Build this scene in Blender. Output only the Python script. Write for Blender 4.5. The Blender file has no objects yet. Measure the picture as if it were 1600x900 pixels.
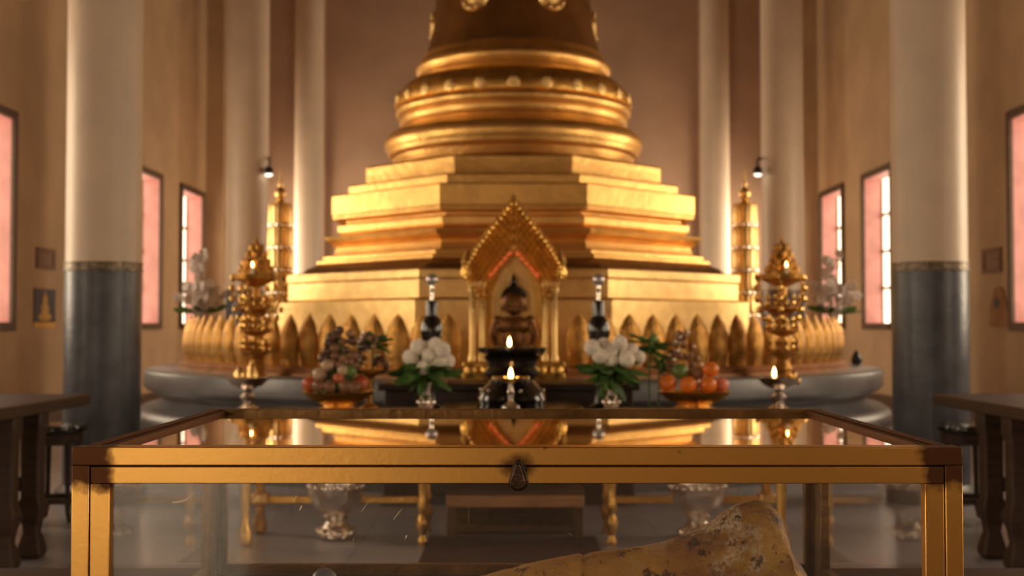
import bpy, math, random
from mathutils import Vector, Matrix
PI = math.pi; rad = math.radians
sc = bpy.context.scene
C = sc.collection
random.seed(7)

# ---------------------------------------------------------------- camera, world, exposure
F = 1900.0; EYE = 1.15; PITCH = math.atan(58 / F)
cam_d = bpy.data.cameras.new('camera'); cam = bpy.data.objects.new('camera', cam_d); C.objects.link(cam)
cam.location = (0, 0, EYE); cam.rotation_euler = (PI / 2 + PITCH, 0, 0)
cam_d.sensor_width = 36; cam_d.lens = F / 1600 * 36; cam_d.clip_start = 0.02; cam_d.clip_end = 200
cam_d.dof.use_dof = True; cam_d.dof.focus_distance = 1.70; cam_d.dof.aperture_fstop = 6.2
sc.camera = cam
w = bpy.data.worlds.new('sky'); sc.world = w; w.use_nodes = True
w.node_tree.nodes['Background'].inputs[0].default_value = (1, .93, .82, 1)
w.node_tree.nodes['Background'].inputs[1].default_value = 1.5
sc.view_settings.view_transform = 'Standard'; sc.view_settings.look = 'None'
sc.view_settings.gamma = 1; sc.view_settings.use_curve_mapping = False
sc.view_settings.exposure = 0.0
sc.cycles.use_denoising = True
sc.cycles.max_bounces = 10; sc.cycles.diffuse_bounces = 5; sc.cycles.glossy_bounces = 5
sc.cycles.transparent_max_bounces = 16; sc.cycles.sample_clamp_indirect = 6
WIN_GLOW = 3.4      # how bright the frosted panes look
W_FAR = 82.0        # daylight entering by each window beside the shrine
W_NEAR = 33.0       # and by each window nearer the visitor
W_DOOR = 48.0      # light of the unseen door added behind the visitor, on the left
WIN_COL = (1.0, .80, .56)

def lamp(name, kind, loc, energy, col, size=.3, rot=(0, 0, 0), parent=None, size_y=None, spot=None):
    d = bpy.data.lights.new(name, kind); d.energy = energy; d.color = col
    if kind == 'AREA':
        d.size = size
        if size_y: d.shape = 'RECTANGLE'; d.size_y = size_y
    else:
        d.shadow_soft_size = size
    if spot: d.spot_size = spot; d.spot_blend = .6
    o = bpy.data.objects.new(name, d); C.objects.link(o); o.location = loc; o.rotation_euler = rot
    if parent: o.parent = parent
    return o

# ---------------------------------------------------------------- projection helper: where a pixel lies at a distance
def P(x, y, d):
    u = (x - 800) / F; v = (450 - y) / F
    dy = math.cos(PITCH) - v * math.sin(PITCH); dz = math.sin(PITCH) + v * math.cos(PITCH)
    return Vector((u * d / dy, d, EYE + dz * d / dy))

# ---------------------------------------------------------------- materials
def mat(name, col, metal=0, rough=.5, var=.0, vscale=6, bump=0, bscale=40, coat=0, col2=None, emit=None, estr=0, spec=None, sub=0, stretch=None):
    m = bpy.data.materials.new(name); m.use_nodes = True
    nt = m.node_tree; b = nt.nodes['Principled BSDF']
    b.inputs['Metallic'].default_value = metal; b.inputs['Roughness'].default_value = rough
    b.inputs['Base Color'].default_value = (*col, 1)
    if coat: b.inputs['Coat Weight'].default_value = coat; b.inputs['Coat Roughness'].default_value = .12
    if spec is not None: b.inputs['Specular IOR Level'].default_value = spec
    if sub:
        b.inputs['Subsurface Weight'].default_value = sub; b.inputs['Subsurface Radius'].default_value = (.02, .015, .01)
    tc = nt.nodes.new('ShaderNodeTexCoord'); src = tc.outputs['Object']
    if stretch:
        mp = nt.nodes.new('ShaderNodeMapping'); mp.inputs['Scale'].default_value = stretch
        nt.links.new(src, mp.inputs['Vector']); src = mp.outputs['Vector']
    if var or col2:
        n = nt.nodes.new('ShaderNodeTexNoise'); n.inputs['Scale'].default_value = vscale; n.inputs['Detail'].default_value = 6
        nt.links.new(src, n.inputs['Vector'])
        r = nt.nodes.new('ShaderNodeValToRGB'); nt.links.new(n.outputs['Fac'], r.inputs['Fac'])
        c2 = col2 if col2 else tuple(min(1, c * (1 + var)) for c in col)
        c1 = col if col2 else tuple(c * (1 - var) for c in col)
        r.color_ramp.elements[0].position = .35; r.color_ramp.elements[1].position = .65
        r.color_ramp.elements[0].color = (*c1, 1); r.color_ramp.elements[1].color = (*c2, 1)
        nt.links.new(r.outputs['Color'], b.inputs['Base Color'])
    if bump:
        n2 = nt.nodes.new('ShaderNodeTexNoise'); n2.inputs['Scale'].default_value = bscale; n2.inputs['Detail'].default_value = 5
        nt.links.new(src, n2.inputs['Vector'])
        bp = nt.nodes.new('ShaderNodeBump'); bp.inputs['Strength'].default_value = bump; bp.inputs['Distance'].default_value = .02
        nt.links.new(n2.outputs['Fac'], bp.inputs['Height']); nt.links.new(bp.outputs['Normal'], b.inputs['Normal'])
    if emit:
        b.inputs['Emission Color'].default_value = (*emit, 1); b.inputs['Emission Strength'].default_value = estr
    return m

GOLD = mat('gold_leaf', (.93, .555, .18), 1, .42, .10, 5, .25, 18)
GOLDR = mat('rubbed_gold', (.90, .52, .14), 1, .36, .18, 9, .3, 30)
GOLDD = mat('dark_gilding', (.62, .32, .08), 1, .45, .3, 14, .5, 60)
GOLDB = mat('bright_gilding', (.97, .64, .26), 1, .36, .1, 9, .3, 50)
GLINT = mat('burnished_leaf', (.80, .47, .14), 1, .24, .3, 25, .2, 60)
BELLM = mat('shaded_gilding', (.24, .105, .028), .8, .5, .2, 3, .25, 12)  # gold darkened in its colour for the shade on bell and sloped plinth
BRONZE = mat('dark_bronze', (.22, .10, .035), .85, .42, .25, 20, .2, 60)
PETAL = mat('petal_gilding', (.58, .31, .085), 1, .42, .25, 12, .6, 45)
TERRA = mat('worn_red_gilding', (.42, .20, .09), .35, .5, .2, 8, .3, 30)
MARBLE = mat('grey_marble', (.135, .13, .138), 0, .36, .25, 2.5, .1, 14)
DADO = mat('slate_blue_dado', (.085, .09, .108), 0, .33, .28, 7, .15, 30)
PLASTER = mat('cream_plaster', (.67, .52, .39), 0, .45, .05, 3, .1, 20)
WALL = mat('tan_plaster', (.50, .335, .195), 0, .75, .08, 1.6, .15, 9)
WALLB = mat('rose_tan_plaster', (.47, .30, .20), 0, .75, .08, 1.2, .15, 9)
FRAME = mat('dark_window_wood', (.10, .055, .03), 0, .5, .2, 20, .2, 50)
PINK = mat('pink_paint', (.68, .33, .31), 0, .55, .1, 5, .1, 20)
WOOD = mat('dark_table_wood', (.030, .014, .008), 0, .46, .0, 5, .2, 30, spec=.35, col2=(.062, .030, .016), stretch=(1.2, 9, 9))
WOODX = mat('bench_wood', (.25, .12, .05), 0, .35, .0, 5, .2, 30, coat=.2, col2=(.36, .18, .08), stretch=(1.2, 9, 9))
RUG = mat('brown_carpet', (.060, .020, .010), 0, .95, .2, 30, .4, 200)
BLACK = mat('black_lacquer', (.012, .009, .008), 0, .16, coat=.5)
DARKL = mat('black_brown_lacquer', (.022, .012, .009), 0, .38, .2, 6)
SILVER = mat('silver', (.86, .76, .66), 1, .22, .15, 12, .25, 40)
IRON = mat('dark_iron', (.035, .025, .02), .7, .45, .3, 20, .3, 60)
CEILM = mat('dark_ceiling_boards', (.10, .055, .03), 0, .7, .1, 3)
LEAF = mat('leaf_green', (.08, .17, .035), 0, .5, .4, 20, .2, 30)
WHITE = mat('white_petals', (.88, .80, .70), 0, .6, .08, 20, .3, 60, sub=.2)
ORCHID = mat('pale_orchid', (.84, .74, .68), 0, .6, .15, 20, 0, 60)
FLAME = mat('flame', (1, .6, .2), emit=(1, .52, .16), estr=28)
WAX = mat('ivory_wax', (.8, .7, .5), 0, .5, sub=.3)
CRYSTAL = mat('crystal', (.55, .5, .5), .6, .08)
RED = mat('red_string_light', (.75, .13, .03), 0, .35, emit=(1, .18, .04), estr=.35)  # small glowing beads of the light string along the shrine arch

def floor_mat():
    m = mat('polished_floor', (.41, .395, .43), 0, .24, .12, 1.2, .04, 4)
    nt = m.node_tree; b = nt.nodes['Principled BSDF']
    br = nt.nodes.new('ShaderNodeTexBrick'); br.offset = 0
    br.inputs['Scale'].default_value = 1; br.inputs['Brick Width'].default_value = .8; br.inputs['Row Height'].default_value = .8
    br.inputs['Mortar Size'].default_value = .003
    br.inputs['Color1'].default_value = (.43, .41, .45, 1); br.inputs['Color2'].default_value = (.38, .365, .40, 1)
    br.inputs['Mortar'].default_value = (.16, .14, .13, 1)
    tc = nt.nodes.new('ShaderNodeTexCoord'); nt.links.new(tc.outputs['Object'], br.inputs['Vector'])
    old = b.inputs['Base Color'].links[0].from_socket
    mx = nt.nodes.new('ShaderNodeMix'); mx.data_type = 'RGBA'; mx.inputs['Factor'].default_value = .5
    nt.links.new(old, mx.inputs[6]); nt.links.new(br.outputs['Color'], mx.inputs[7])
    nt.links.new(mx.outputs[2], b.inputs['Base Color'])
    return m
FLOORM = floor_mat()

def emit_mat(name, col, s):
    m = bpy.data.materials.new(name); m.use_nodes = True; nt = m.node_tree; nt.nodes.clear()
    o = nt.nodes.new('ShaderNodeOutputMaterial'); e = nt.nodes.new('ShaderNodeEmission')
    e.inputs[0].default_value = (*col, 1); e.inputs[1].default_value = s
    nt.links.new(e.outputs[0], o.inputs[0]); return m
PANE = emit_mat('daylit_frosted_glass', WIN_COL, WIN_GLOW)

def glass_mat(name, haze=0.0, tint=(1, 1, 1)):
    # thin pane: mirror by Schlick's law on each face, the rest goes straight through; a little dust film
    m = bpy.data.materials.new(name); m.use_nodes = True; nt = m.node_tree; nt.nodes.clear()
    N = nt.nodes.new; L = nt.links.new
    o = N('ShaderNodeOutputMaterial'); g = N('ShaderNodeBsdfGlossy'); t = N('ShaderNodeBsdfTransparent'); mx = N('ShaderNodeMixShader')
    g.inputs['Roughness'].default_value = .015; g.inputs['Color'].default_value = (1, .96, .9, 1)
    t.inputs[0].default_value = (*tint, 1)
    geo = N('ShaderNodeNewGeometry'); dot = N('ShaderNodeVectorMath'); dot.operation = 'DOT_PRODUCT'
    L(geo.outputs['Normal'], dot.inputs[0]); L(geo.outputs['Incoming'], dot.inputs[1])
    a = N('ShaderNodeMath'); a.operation = 'ABSOLUTE'; L(dot.outputs['Value'], a.inputs[0])
    s = N('ShaderNodeMath'); s.operation = 'SUBTRACT'; s.inputs[0].default_value = 1; L(a.outputs[0], s.inputs[1])
    p = N('ShaderNodeMath'); p.operation = 'POWER'; p.inputs[1].default_value = 5; L(s.outputs[0], p.inputs[0])
    q = N('ShaderNodeMath'); q.operation = 'MULTIPLY_ADD'; q.inputs[1].default_value = .96; q.inputs[2].default_value = .04
    L(p.outputs[0], q.inputs[0]); L(q.outputs[0], mx.inputs[0]); L(t.outputs[0], mx.inputs[1]); L(g.outputs[0], mx.inputs[2])
    last = mx.outputs[0]
    if haze:
        d = N('ShaderNodeBsdfDiffuse'); d.inputs[0].default_value = (.8, .72, .62, 1)
        n = N('ShaderNodeTexNoise'); n.inputs['Scale'].default_value = 9; n.inputs['Detail'].default_value = 8
        tc = N('ShaderNodeTexCoord'); L(tc.outputs['Object'], n.inputs['Vector'])
        mr = N('ShaderNodeMapRange'); mr.inputs['From Min'].default_value = .35; mr.inputs['From Max'].default_value = .75
        mr.inputs['To Min'].default_value = haze * .3; mr.inputs['To Max'].default_value = haze
        L(n.outputs['Fac'], mr.inputs['Value'])
        m2 = N('ShaderNodeMixShader'); L(mr.outputs[0], m2.inputs[0]); L(last, m2.inputs[1]); L(d.outputs[0], m2.inputs[2]); last = m2.outputs[0]
    L(last, o.inputs[0]); return m
GLASS = glass_mat('clear_case_glass', .0)
GLASSF = glass_mat('dusty_case_glass', .008)

# ---------------------------------------------------------------- mesh builder
class MB:
    def __init__(s): s.v = []; s.f = []
    def add(s, vs, fs, M=None):
        n = len(s.v)
        for p in vs:
            p = Vector(p)
            if M is not None: p = M @ p
            s.v.append(tuple(p))
        for f in fs: s.f.append(tuple(i + n for i in f))
        return s
    def box(s, x0, x1, y0, y1, z0, z1, M=None):
        vs = [(x, y, z) for x in (x0, x1) for y in (y0, y1) for z in (z0, z1)]
        return s.add(vs, [(0, 1, 3, 2), (4, 6, 7, 5), (0, 4, 5, 1), (2, 3, 7, 6), (0, 2, 6, 4), (1, 5, 7, 3)], M)
    def lathe(s, prof, seg=32, c=(0, 0, 0), M=None, rib=None, a0=0, a1=2 * PI):
        full = abs(a1 - a0 - 2 * PI) < 1e-6
        n = seg if full else seg + 1
        vs = []; fs = []
        for r, z in prof:
            for i in range(n):
                a = a0 + (a1 - a0) * i / seg
                rr = r * (1 + (rib[1] * abs(math.sin(rib[0] * a / 2)) if rib else 0))
                vs.append((c[0] + rr * math.cos(a), c[1] + rr * math.sin(a), c[2] + z))
        for j in range(len(prof) - 1):
            for i in range(seg):
                k = (i + 1) % n
                fs.append((j * n + i, j * n + k, (j + 1) * n + k, (j + 1) * n + i))
        if full:
            if prof[0][0] > 1e-5: fs.append(tuple(range(n - 1, -1, -1)))
            if prof[-1][0] > 1e-5: fs.append(tuple((len(prof) - 1) * n + i for i in range(n)))
        return s.add(vs, fs, M)
    def ell(s, c, r, seg=16, rings=10, M=None):
        if not hasattr(r, '__len__'): r = (r, r, r)
        vs = [(0, 0, -1)]
        for j in range(1, rings):
            t = -PI / 2 + PI * j / rings
            for i in range(seg):
                a = 2 * PI * i / seg; vs.append((math.cos(t) * math.cos(a), math.cos(t) * math.sin(a), math.sin(t)))
        vs.append((0, 0, 1)); fs = []
        for i in range(seg): fs.append((0, 1 + (i + 1) % seg, 1 + i))
        for j in range(rings - 2):
            for i in range(seg):
                a = 1 + j * seg + i; b = 1 + j * seg + (i + 1) % seg
                fs.append((a, b, b + seg, a + seg))
        t = len(vs) - 1; b0 = 1 + (rings - 2) * seg
        for i in range(seg): fs.append((b0 + i, b0 + (i + 1) % seg, t))
        vs = [(c[0] + x * r[0], c[1] + y * r[1], c[2] + z * r[2]) for x, y, z in vs]
        return s.add(vs, fs, M)
    def tube(s, pts, rs, seg=10, M=None):
        pts = [Vector(p) for p in pts]
        if not hasattr(rs, '__len__'): rs = [rs] * len(pts)
        vs = []; fs = []; up = None
        for i, p in enumerate(pts):
            t = (pts[min(i + 1, len(pts) - 1)] - pts[max(i - 1, 0)]).normalized()
            if up is None: up = t.orthogonal().normalized()
            up = (up - t * up.dot(t)).normalized(); sd = t.cross(up)
            for k in range(seg):
                a = 2 * PI * k / seg; vs.append(p + (up * math.cos(a) + sd * math.sin(a)) * rs[i])
        for i in range(len(pts) - 1):
            for k in range(seg):
                k2 = (k + 1) % seg
                fs.append((i * seg + k, i * seg + k2, (i + 1) * seg + k2, (i + 1) * seg + k))
        fs.append(tuple(range(seg - 1, -1, -1))); fs.append(tuple((len(pts) - 1) * seg + k for k in range(seg)))
        return s.add(vs, fs, M)
    def prism(s, pts, y0, y1, M=None):   # outline in x,z extruded along y
        n = len(pts)
        vs = [(x, y0, z) for x, z in pts] + [(x, y1, z) for x, z in pts]
        fs = [tuple(range(n)), tuple(range(2 * n - 1, n - 1, -1))] + [(i + n, (i + 1) % n + n, (i + 1) % n, i) for i in range(n)]
        return s.add(vs, fs, M)
    def build(s, name, m, parent=None, bevel=0, smooth=35, loc=None):
        me = bpy.data.meshes.new(name); me.from_pydata(s.v, [], s.f); me.update()
        me.materials.append(m)
        if smooth:
            for p in me.polygons: p.use_smooth = True
            me.set_sharp_from_angle(angle=rad(smooth))
        o = bpy.data.objects.new(name, me); C.objects.link(o)
        if parent: o.parent = parent
        if loc is not None: o.location = loc
        if bevel:
            b = o.modifiers.new('b', 'BEVEL'); b.width = bevel; b.segments = 2; b.limit_method = 'ANGLE'; b.angle_limit = rad(40)
        return o

def tag(o, label, cat, group=None, kind=None):
    o['label'] = label; o['category'] = cat
    if group: o['group'] = group
    if kind: o['kind'] = kind
    return o
def thing(name, loc, label, cat, group=None, rz=0):
    o = bpy.data.objects.new(name, None); C.objects.link(o); o.empty_display_size = .1
    o.location = loc; o.rotation_euler = (0, 0, rz); return tag(o, label, cat, group)
def struct(o): o['kind'] = 'structure'; return o
def copy_tree(o, parent=None):
    c = o.copy(); C.objects.link(c); c.parent = parent
    for ch in list(o.children): copy_tree(ch, c)
    return c
def dup(o, loc, label, rz=None, mirror=False):
    c = copy_tree(o); c.location = loc; c['label'] = label
    if rz is not None: c.rotation_euler = (0, 0, rz)
    return c

# ---------------------------------------------------------------- the hall
WX = 5.3; YB = 21.3; YF = -7.0; ZC = 9.0; TW = .24
ZW0, ZW1 = EYE, EYE + 2.19
wins = [(19.33, 20.80, 'far'), (16.83, 18.30, 'far'), (11.43, 12.90, 'near'), (7.6, 9.07, 'near'), (3.8, 5.27, 'near'), (0, 1.47, 'near'), (-4.2, -2.73, 'near')]
struct(MB().box(-WX - .5, WX + .5, YF - .3, YB + .3, -.2, 0).build('floor', FLOORM))
struct(MB().box(-WX - .5, WX + .5, YF - .3, YB + .3, ZC, ZC + .2).build('ceiling', CEILM))
mb = MB().box(-WX - .5, WX + .5, YB, YB + .3, 0, ZC)
struct(mb.build('wall_back', WALLB))
struct(MB().box(-WX - .5, WX + .5, YF - .3, YF, 0, ZC).build('wall_front', WALL))
# pilasters standing forward of the back wall, on both sides of the stupa
for sx, nm in ((-1, 'trim_1'), (1, 'trim_2')):
    a, b = sorted((sx * 3.28, sx * 3.72))
    struct(MB().box(a, b, YB - .10, YB, 0, ZC).build(nm, WALLB, bevel=.01))
    a, b = sorted((sx * 5.0, sx * WX))
    struct(MB().box(a, b, YB - .3, YB, 0, ZC).build('trim_3' if sx < 0 else 'trim_4', WALL, bevel=.01))
n = 0
for sx, nm in ((-1, 'wall_left'), (1, 'wall_right')):
    x0, x1 = sorted((sx * WX, sx * (WX + TW)))
    mb = MB().box(x0, x1, YF, YB, 0, ZW0).box(x0, x1, YF, YB, ZW1, ZC)
    ys = [YF]
    for a, b, k in sorted(wins): ys += [a + .08, b - .08]
    ys.append(YB)
    for i in range(0, len(ys), 2): mb.box(x0, x1, ys[i], ys[i + 1], ZW0, ZW1)
    struct(mb.build(nm, WALL))
    struct(MB().box(min(sx * WX, sx * (WX - .03)), max(sx * WX, sx * (WX - .03)), YF, YB - .3, 0, .16).build('baseboard_left' if sx < 0 else 'baseboard_right', FRAME, bevel=.005))
    for a, b, k in wins:
        n += 1
        ro = bpy.data.objects.new('window_%d' % n, None); C.objects.link(ro); ro['kind'] = 'structure'
        ro.location = (sx * WX, (a + b) / 2, ZW0)
        h = (b - a) / 2; H = ZW1 - ZW0; t = TW; S = lambda p, q: (min(sx * p, sx * q), max(sx * p, sx * q))
        # pink painted reveal on the four sides of the opening
        r = MB(); xa, xb = S(-.01, t)
        r.box(xa, xb, -h + .07, -h + .085, .0, H).box(xa, xb, h - .085, h - .07, .0, H).box(xa, xb, -h + .085, h - .085, H - .015, H).box(xa, xb, -h + .085, h - .085, 0, .015)
        r.build('reveal', PINK, ro)
        f = MB(); xa, xb = S(-.045, .0)
        f.box(xa, xb, -h, -h + .09, -.06, H + .08).box(xa, xb, h - .09, h, -.06, H + .08).box(xa, xb, -h + .09, h - .09, H - .01, H + .08)
        f.box(xa - .02, xb + .02, -h + .09, h - .09, -.06, .03)
        f.build('window_frame', FRAME, ro, bevel=.006)
        g = MB(); xa, xb = S(t + .002, t + .03)
        for zz in (.25, .5, .75): g.box(xa - .012, xb, -h + .08, h - .08, H * zz - .022, H * zz + .022)
        g.box(xa - .012, xb, -.022, .022, 0, H)
        g.box(xa, xb, -h + .05, -h + .1, -.04, H + .04).box(xa, xb, h - .1, h - .05, -.04, H + .04)
        g.build('glazing_bars', WOODX, ro, bevel=.004)
        xa, xb = S(t + .03, t + .04)
        MB().box(xa, xb, -h + .02, h - .02, -.04, H + .04).build('window_pane', PANE, ro)
        e = lamp('window_daylight', 'AREA', (-sx * .06, 0, H / 2), W_FAR if k == 'far' else W_NEAR, WIN_COL, b - a - .2, (0, sx * PI / 2, 0), ro, H - .1)
        e.data.size, e.data.size_y = H - .1, b - a - .2; e.data.spread = rad(125)

# unseen bright doorway, added behind the visitor to light the brass front's left
dr = bpy.data.objects.new('added_door_1', None); C.objects.link(dr); dr['kind'] = 'structure'; dr.location = (-3.3, YF, 0)
MB().box(-1.2, -1.08, 0, .08, 0, 2.9).box(1.08, 1.2, 0, .08, 0, 2.9).box(-1.08, 1.08, 0, .08, 2.78, 2.9).build('door_frame', FRAME, dr, bevel=.01)
MB().box(-1.08, -.02, 0, .03, 0, 2.78).box(.02, 1.08, 0, .03, 0, 2.78).build('door_pane', PANE, dr)
e = lamp('added_door_light', 'AREA', (0, .1, 1.4), W_DOOR, WIN_COL, 2.1, (PI / 2, 0, PI), dr, 2.7)

# ---------------------------------------------------------------- round columns
def column(x, d, r, label, ztop=ZC):
    t = thing('column', (x, d, 0), label, 'column', 'round columns along the hall')
    MB().lathe([(r, 1.56), (r * .995, 4), (r * .97, ztop)], 64).build('shaft', PLASTER, t)
    MB().lathe([(r + .004, .12), (r + .004, 1.50)], 64).build('dado', DADO, t)
    MB().lathe([(r + .008, 1.50), (r + .012, 1.505), (r + .012, 1.52), (r + .007, 1.525), (r + .007, 1.545), (r + .012, 1.55), (r + .012, 1.56), (r, 1.562)], 64).build('border_band', mat('band', (.20, .15, .10), .3, .4, .5, 40), t)
    MB().lathe([(r + .05, 0), (r + .05, .08), (r + .02, .1), (r + .004, .12)], 64).build('column_base', MARBLE, t)
for sx, s in ((-1, 'left'), (1, 'right')):
    column(sx * (2.70 if sx < 0 else 2.76), 8.03, .240, 'round white column with slate blue dado nearest the visitor on the %s' % s)
    column(sx * (3.12 if sx < 0 else 3.19), 14.3, .247, 'round white column in the middle of the %s row, beside the stone plinth' % s)
    column(sx * 3.30, 19.7, .235, 'farthest round white column on the %s, close to the back wall' % s)

# ---------------------------------------------------------------- round stone plinth
SX, SY = .012, 11.8
pl = thing('stone_plinth', (SX, SY, 0), 'wide round grey marble plinth with rolled mouldings under the golden stupa', 'plinth')
MB().lathe([(3.52, 0), (3.52, .12), (3.50, .14), (3.44, .16), (3.44, .20)], 128).build('foot_moulding', MARBLE, pl)
pr = [(3.44, .20)]
for i in range(9): a = -PI / 2 + PI * i / 8; pr.append((3.40 + .115 * math.cos(a), .325 + .115 * math.sin(a)))
pr += [(3.33, .455), (3.28, .50), (3.28, .535), (3.34, .55), (3.34, .565), (3.39, .585), (3.41, .60), (3.43, .62), (3.43, .735), (3.42, .755), (3.40, .765), (0, .765)]
MB().lathe(pr, 160).build('plinth_body', MARBLE, pl)

# ---------------------------------------------------------------- lotus petal railing
lr = thing('lotus_petal_railing', (SX, SY, .765), 'ring of upright pointed gilded lotus petals standing round the stupa foot', 'railing')
RP = 3.03
MB().lathe([(2.96, 0), (3.14, 0), (3.14, .02), (3.11, .03), (3.12, .05), (3.09, .07), (3.0, .075), (2.96, .075), (2.96, 0)], 160, a0=-PI / 2 + rad(7), a1=1.5 * PI - rad(7)).build('rail_base', TERRA, lr)
def petal_mesh():
    mb = MB(); nu, nv = 12, 16; W = .092; H = .40
    def row(v, side):
        if v < .5: hw = .80 + .20 * math.sin(v / .5 * PI / 2)
        else: hw = math.cos((v - .5) / .5 * PI / 2) ** .80
        out = []
        for i in range(nu + 1):
            u = -1 + 2 * i / nu
            bulge = .046 * max(0, 1 - u * u) ** .6 * (.55 + .45 * math.sin(min(1, v / .4) * PI / 2)) * (1 - v ** 2.2)
            if abs(u) < .72: bulge += .012 * max(0, 1 - (abs(u) / .72) ** 6) * (1 if v < .9 else 0)
            lean = .016 * math.sin(v * PI)
            x = hw * W * u; z = H * v
            y = -(lean + bulge * min(1, hw * 1.3)) if side else -(lean - .018 * (1 - .7 * v))
            out.append((x, y, z))
        return out
    vs = []
    for side in (1, 0):
        for j in range(nv + 1): vs += row(min(.9995, j / nv), side)
    n = nu + 1; o2 = n * (nv + 1); fs = []
    for j in range(nv):
        for i in range(nu):
            a = j * n + i; fs.append((a, a + 1, a + n + 1, a + n)); b = o2 + a; fs.append((b, b + n, b + n + 1, b + 1))
        fs.append((j * n, (j + 1) * n, o2 + (j + 1) * n, o2 + j * n))
        fs.append((j * n + nu, o2 + j * n + nu, o2 + (j + 1) * n + nu, (j + 1) * n + nu))
    return mb.add(vs, fs)
p0 = None
for k in range(100):
    a = -PI / 2 + (k + .5) * 2 * PI / 100
    if math.sin(a) > .34: continue
    x, y = RP * math.cos(a), RP * math.sin(a)
    if y < 0 and abs(x) < .36: continue
    if p0 is None: p0 = petal_mesh().build('lotus_petal', PETAL, lr, smooth=50); q = p0
    else: q = p0.copy(); C.objects.link(q); q.parent = lr
    q.location = (x, y, .072); q.rotation_euler = (0, 0, a + PI / 2)

# ---------------------------------------------------------------- the golden stupa
st = thing('golden_stupa', (SX, SY, .765), 'huge golden stupa with octagonal terraces, round ring mouldings and dark bell', 'stupa')
K = .37
def oct_px(px, y):
    w = px * SY / (F + K * px); d = SY - K * w
    return w, P(800, y, d).z - .765
def octo(prof):
    mb = MB(); vs = []; fs = []
    for w, z in prof:
        a = w * K
        for x, y in ((-a, -w), (a, -w), (w, -a), (w, a), (a, w), (-a, w), (-w, a), (-w, -a)): vs.append((x, y, z))
    for j in range(len(prof) - 1):
        for i in range(8):
            k = (i + 1) % 8; fs.append((j * 8 + i, j * 8 + k, j * 8 + 8 + k, j * 8 + 8 + i))
    fs.append(tuple(range(7, -1, -1))); fs.append(tuple((len(prof) - 1) * 8 + i for i in range(8)))
    return mb.add(vs, fs)
def octp(lst): return octo([oct_px(*q) for q in lst])
w5, z5 = oct_px(368, 470)
octo([(w5, 0), (w5, z5 - .02), (w5 - .01, z5 - .008), (w5 - .02, z5)]).build('terrace', GOLDB, st, bevel=.008, smooth=20)
w4, z4 = oct_px(352, 429)
octo([(w4, z5), (w4, z4 - .085), (w4 + .012, z4 - .08), (w4 + .015, z4 - .012), (w4, z4)]).build('terrace', GOLDB, st, bevel=.006, smooth=20)
octp([(330, 428), (322, 421), (306, 415)]).build('sloped_plinth', BELLM, st, smooth=20)  # shadow on this slope is put into its darker gold
octp([(306, 415), (308, 413), (307, 409), (303, 408), (298, 407), (297, 402), (295, 400), (281, 399), (279, 395), (277, 388), (283, 386), (285, 383), (283, 381), (291, 380), (295, 375), (296, 372), (292, 370), (276, 370), (272, 368)]).build('cornice', GOLD, st, smooth=20)
octp([(272, 368), (270, 364), (274, 363), (275, 354), (272, 351), (262, 350), (262, 347), (278, 346), (282, 343), (283, 338), (284, 336), (284, 308), (282, 306)]).build('terrace', GOLD, st, smooth=20)
octp([(259, 306), (258, 304), (258, 292), (256, 290)]).build('terrace', GOLD, st, bevel=.006, smooth=20)
def rnd_px(px, y):
    R = SY * px / math.sqrt(F * F + px * px); return R, P(800, y, SY - R * R / SY).z - .765
def rndp(lst): return MB().lathe([rnd_px(*q) for q in lst], 128)
octp([(232, 290), (231, 286), (231, 264), (229, 261)]).build('terrace', GOLD, st, bevel=.006, smooth=20)
def arc(px0, y0, px1, y1, bulge, n=8):
    out = []
    for i in range(n + 1):
        t = i / n; out.append((px0 + (px1 - px0) * t + bulge * math.sin(PI * t), y0 + (y1 - y0) * t))
    return out
rndp([(185, 262), (190, 250)] + arc(193, 249, 198, 240, 1, 3) + arc(198, 240, 194, 213, 6) + arc(190, 211, 184, 207, -2, 4) + [(170, 205)]).build('ring_moulding', GOLD, st)
rndp([(172, 206), (171, 202), (174, 201)] + arc(174, 201, 179, 188, 2, 5) + [(178, 187)] + arc(180, 186, 182, 170, 4) + [(178, 167)]).build('ring_moulding', GOLD, st)
rndp([(178, 170), (183, 168), (184, 160), (180, 149), (168, 136), (152, 126)]).build('rosette_band', GOLDR, st)
rndp([(146, 132), (152, 129)] + arc(150, 126, 148, 121, 1, 3) + arc(148, 121, 146, 100, 6) + [(143, 97), (142, 92), (138, 88)]).build('ring_moulding', GOLD, st)
def rosette_mb(s):
    mb = MB().ell((0, 0, 0), (s * .5, s * .4, s * .5), 12, 8)
    for k in range(6):
        a = k * PI / 3; mb.ell((s * .62 * math.cos(a), .0, s * .62 * math.sin(a)), (s * .4, s * .28, s * .4), 10, 6)
    return mb.lathe([(s * 1.15, -s * .1), (s * 1.2, 0), (s * 1.0, s * .12)], 20, M=Matrix.Rotation(PI / 2, 4, 'X'))
r1, zr = rnd_px(184, 159); ros = rosette_mb(.050)
r0 = None
for k in range(24):
    a = -PI / 2 + k * PI / 12
    if r0 is None: r0 = ros.build('rosette', GOLDB, st); q = r0
    else: q = r0.copy(); C.objects.link(q); q.parent = st
    q.location = ((r1 + .0) * math.cos(a), (r1 + .0) * math.sin(a), zr); q.rotation_euler = (rad(-8), 0, a + PI / 2)
rb, zb = rnd_px(138, 92)
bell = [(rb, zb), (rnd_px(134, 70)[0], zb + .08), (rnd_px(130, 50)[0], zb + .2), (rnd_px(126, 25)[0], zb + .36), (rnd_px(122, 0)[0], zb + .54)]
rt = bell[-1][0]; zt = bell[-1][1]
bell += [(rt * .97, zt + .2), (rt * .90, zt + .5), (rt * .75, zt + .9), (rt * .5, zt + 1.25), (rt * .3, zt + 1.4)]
MB().lathe(bell, 128).build('bell', BELLM, st)
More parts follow.
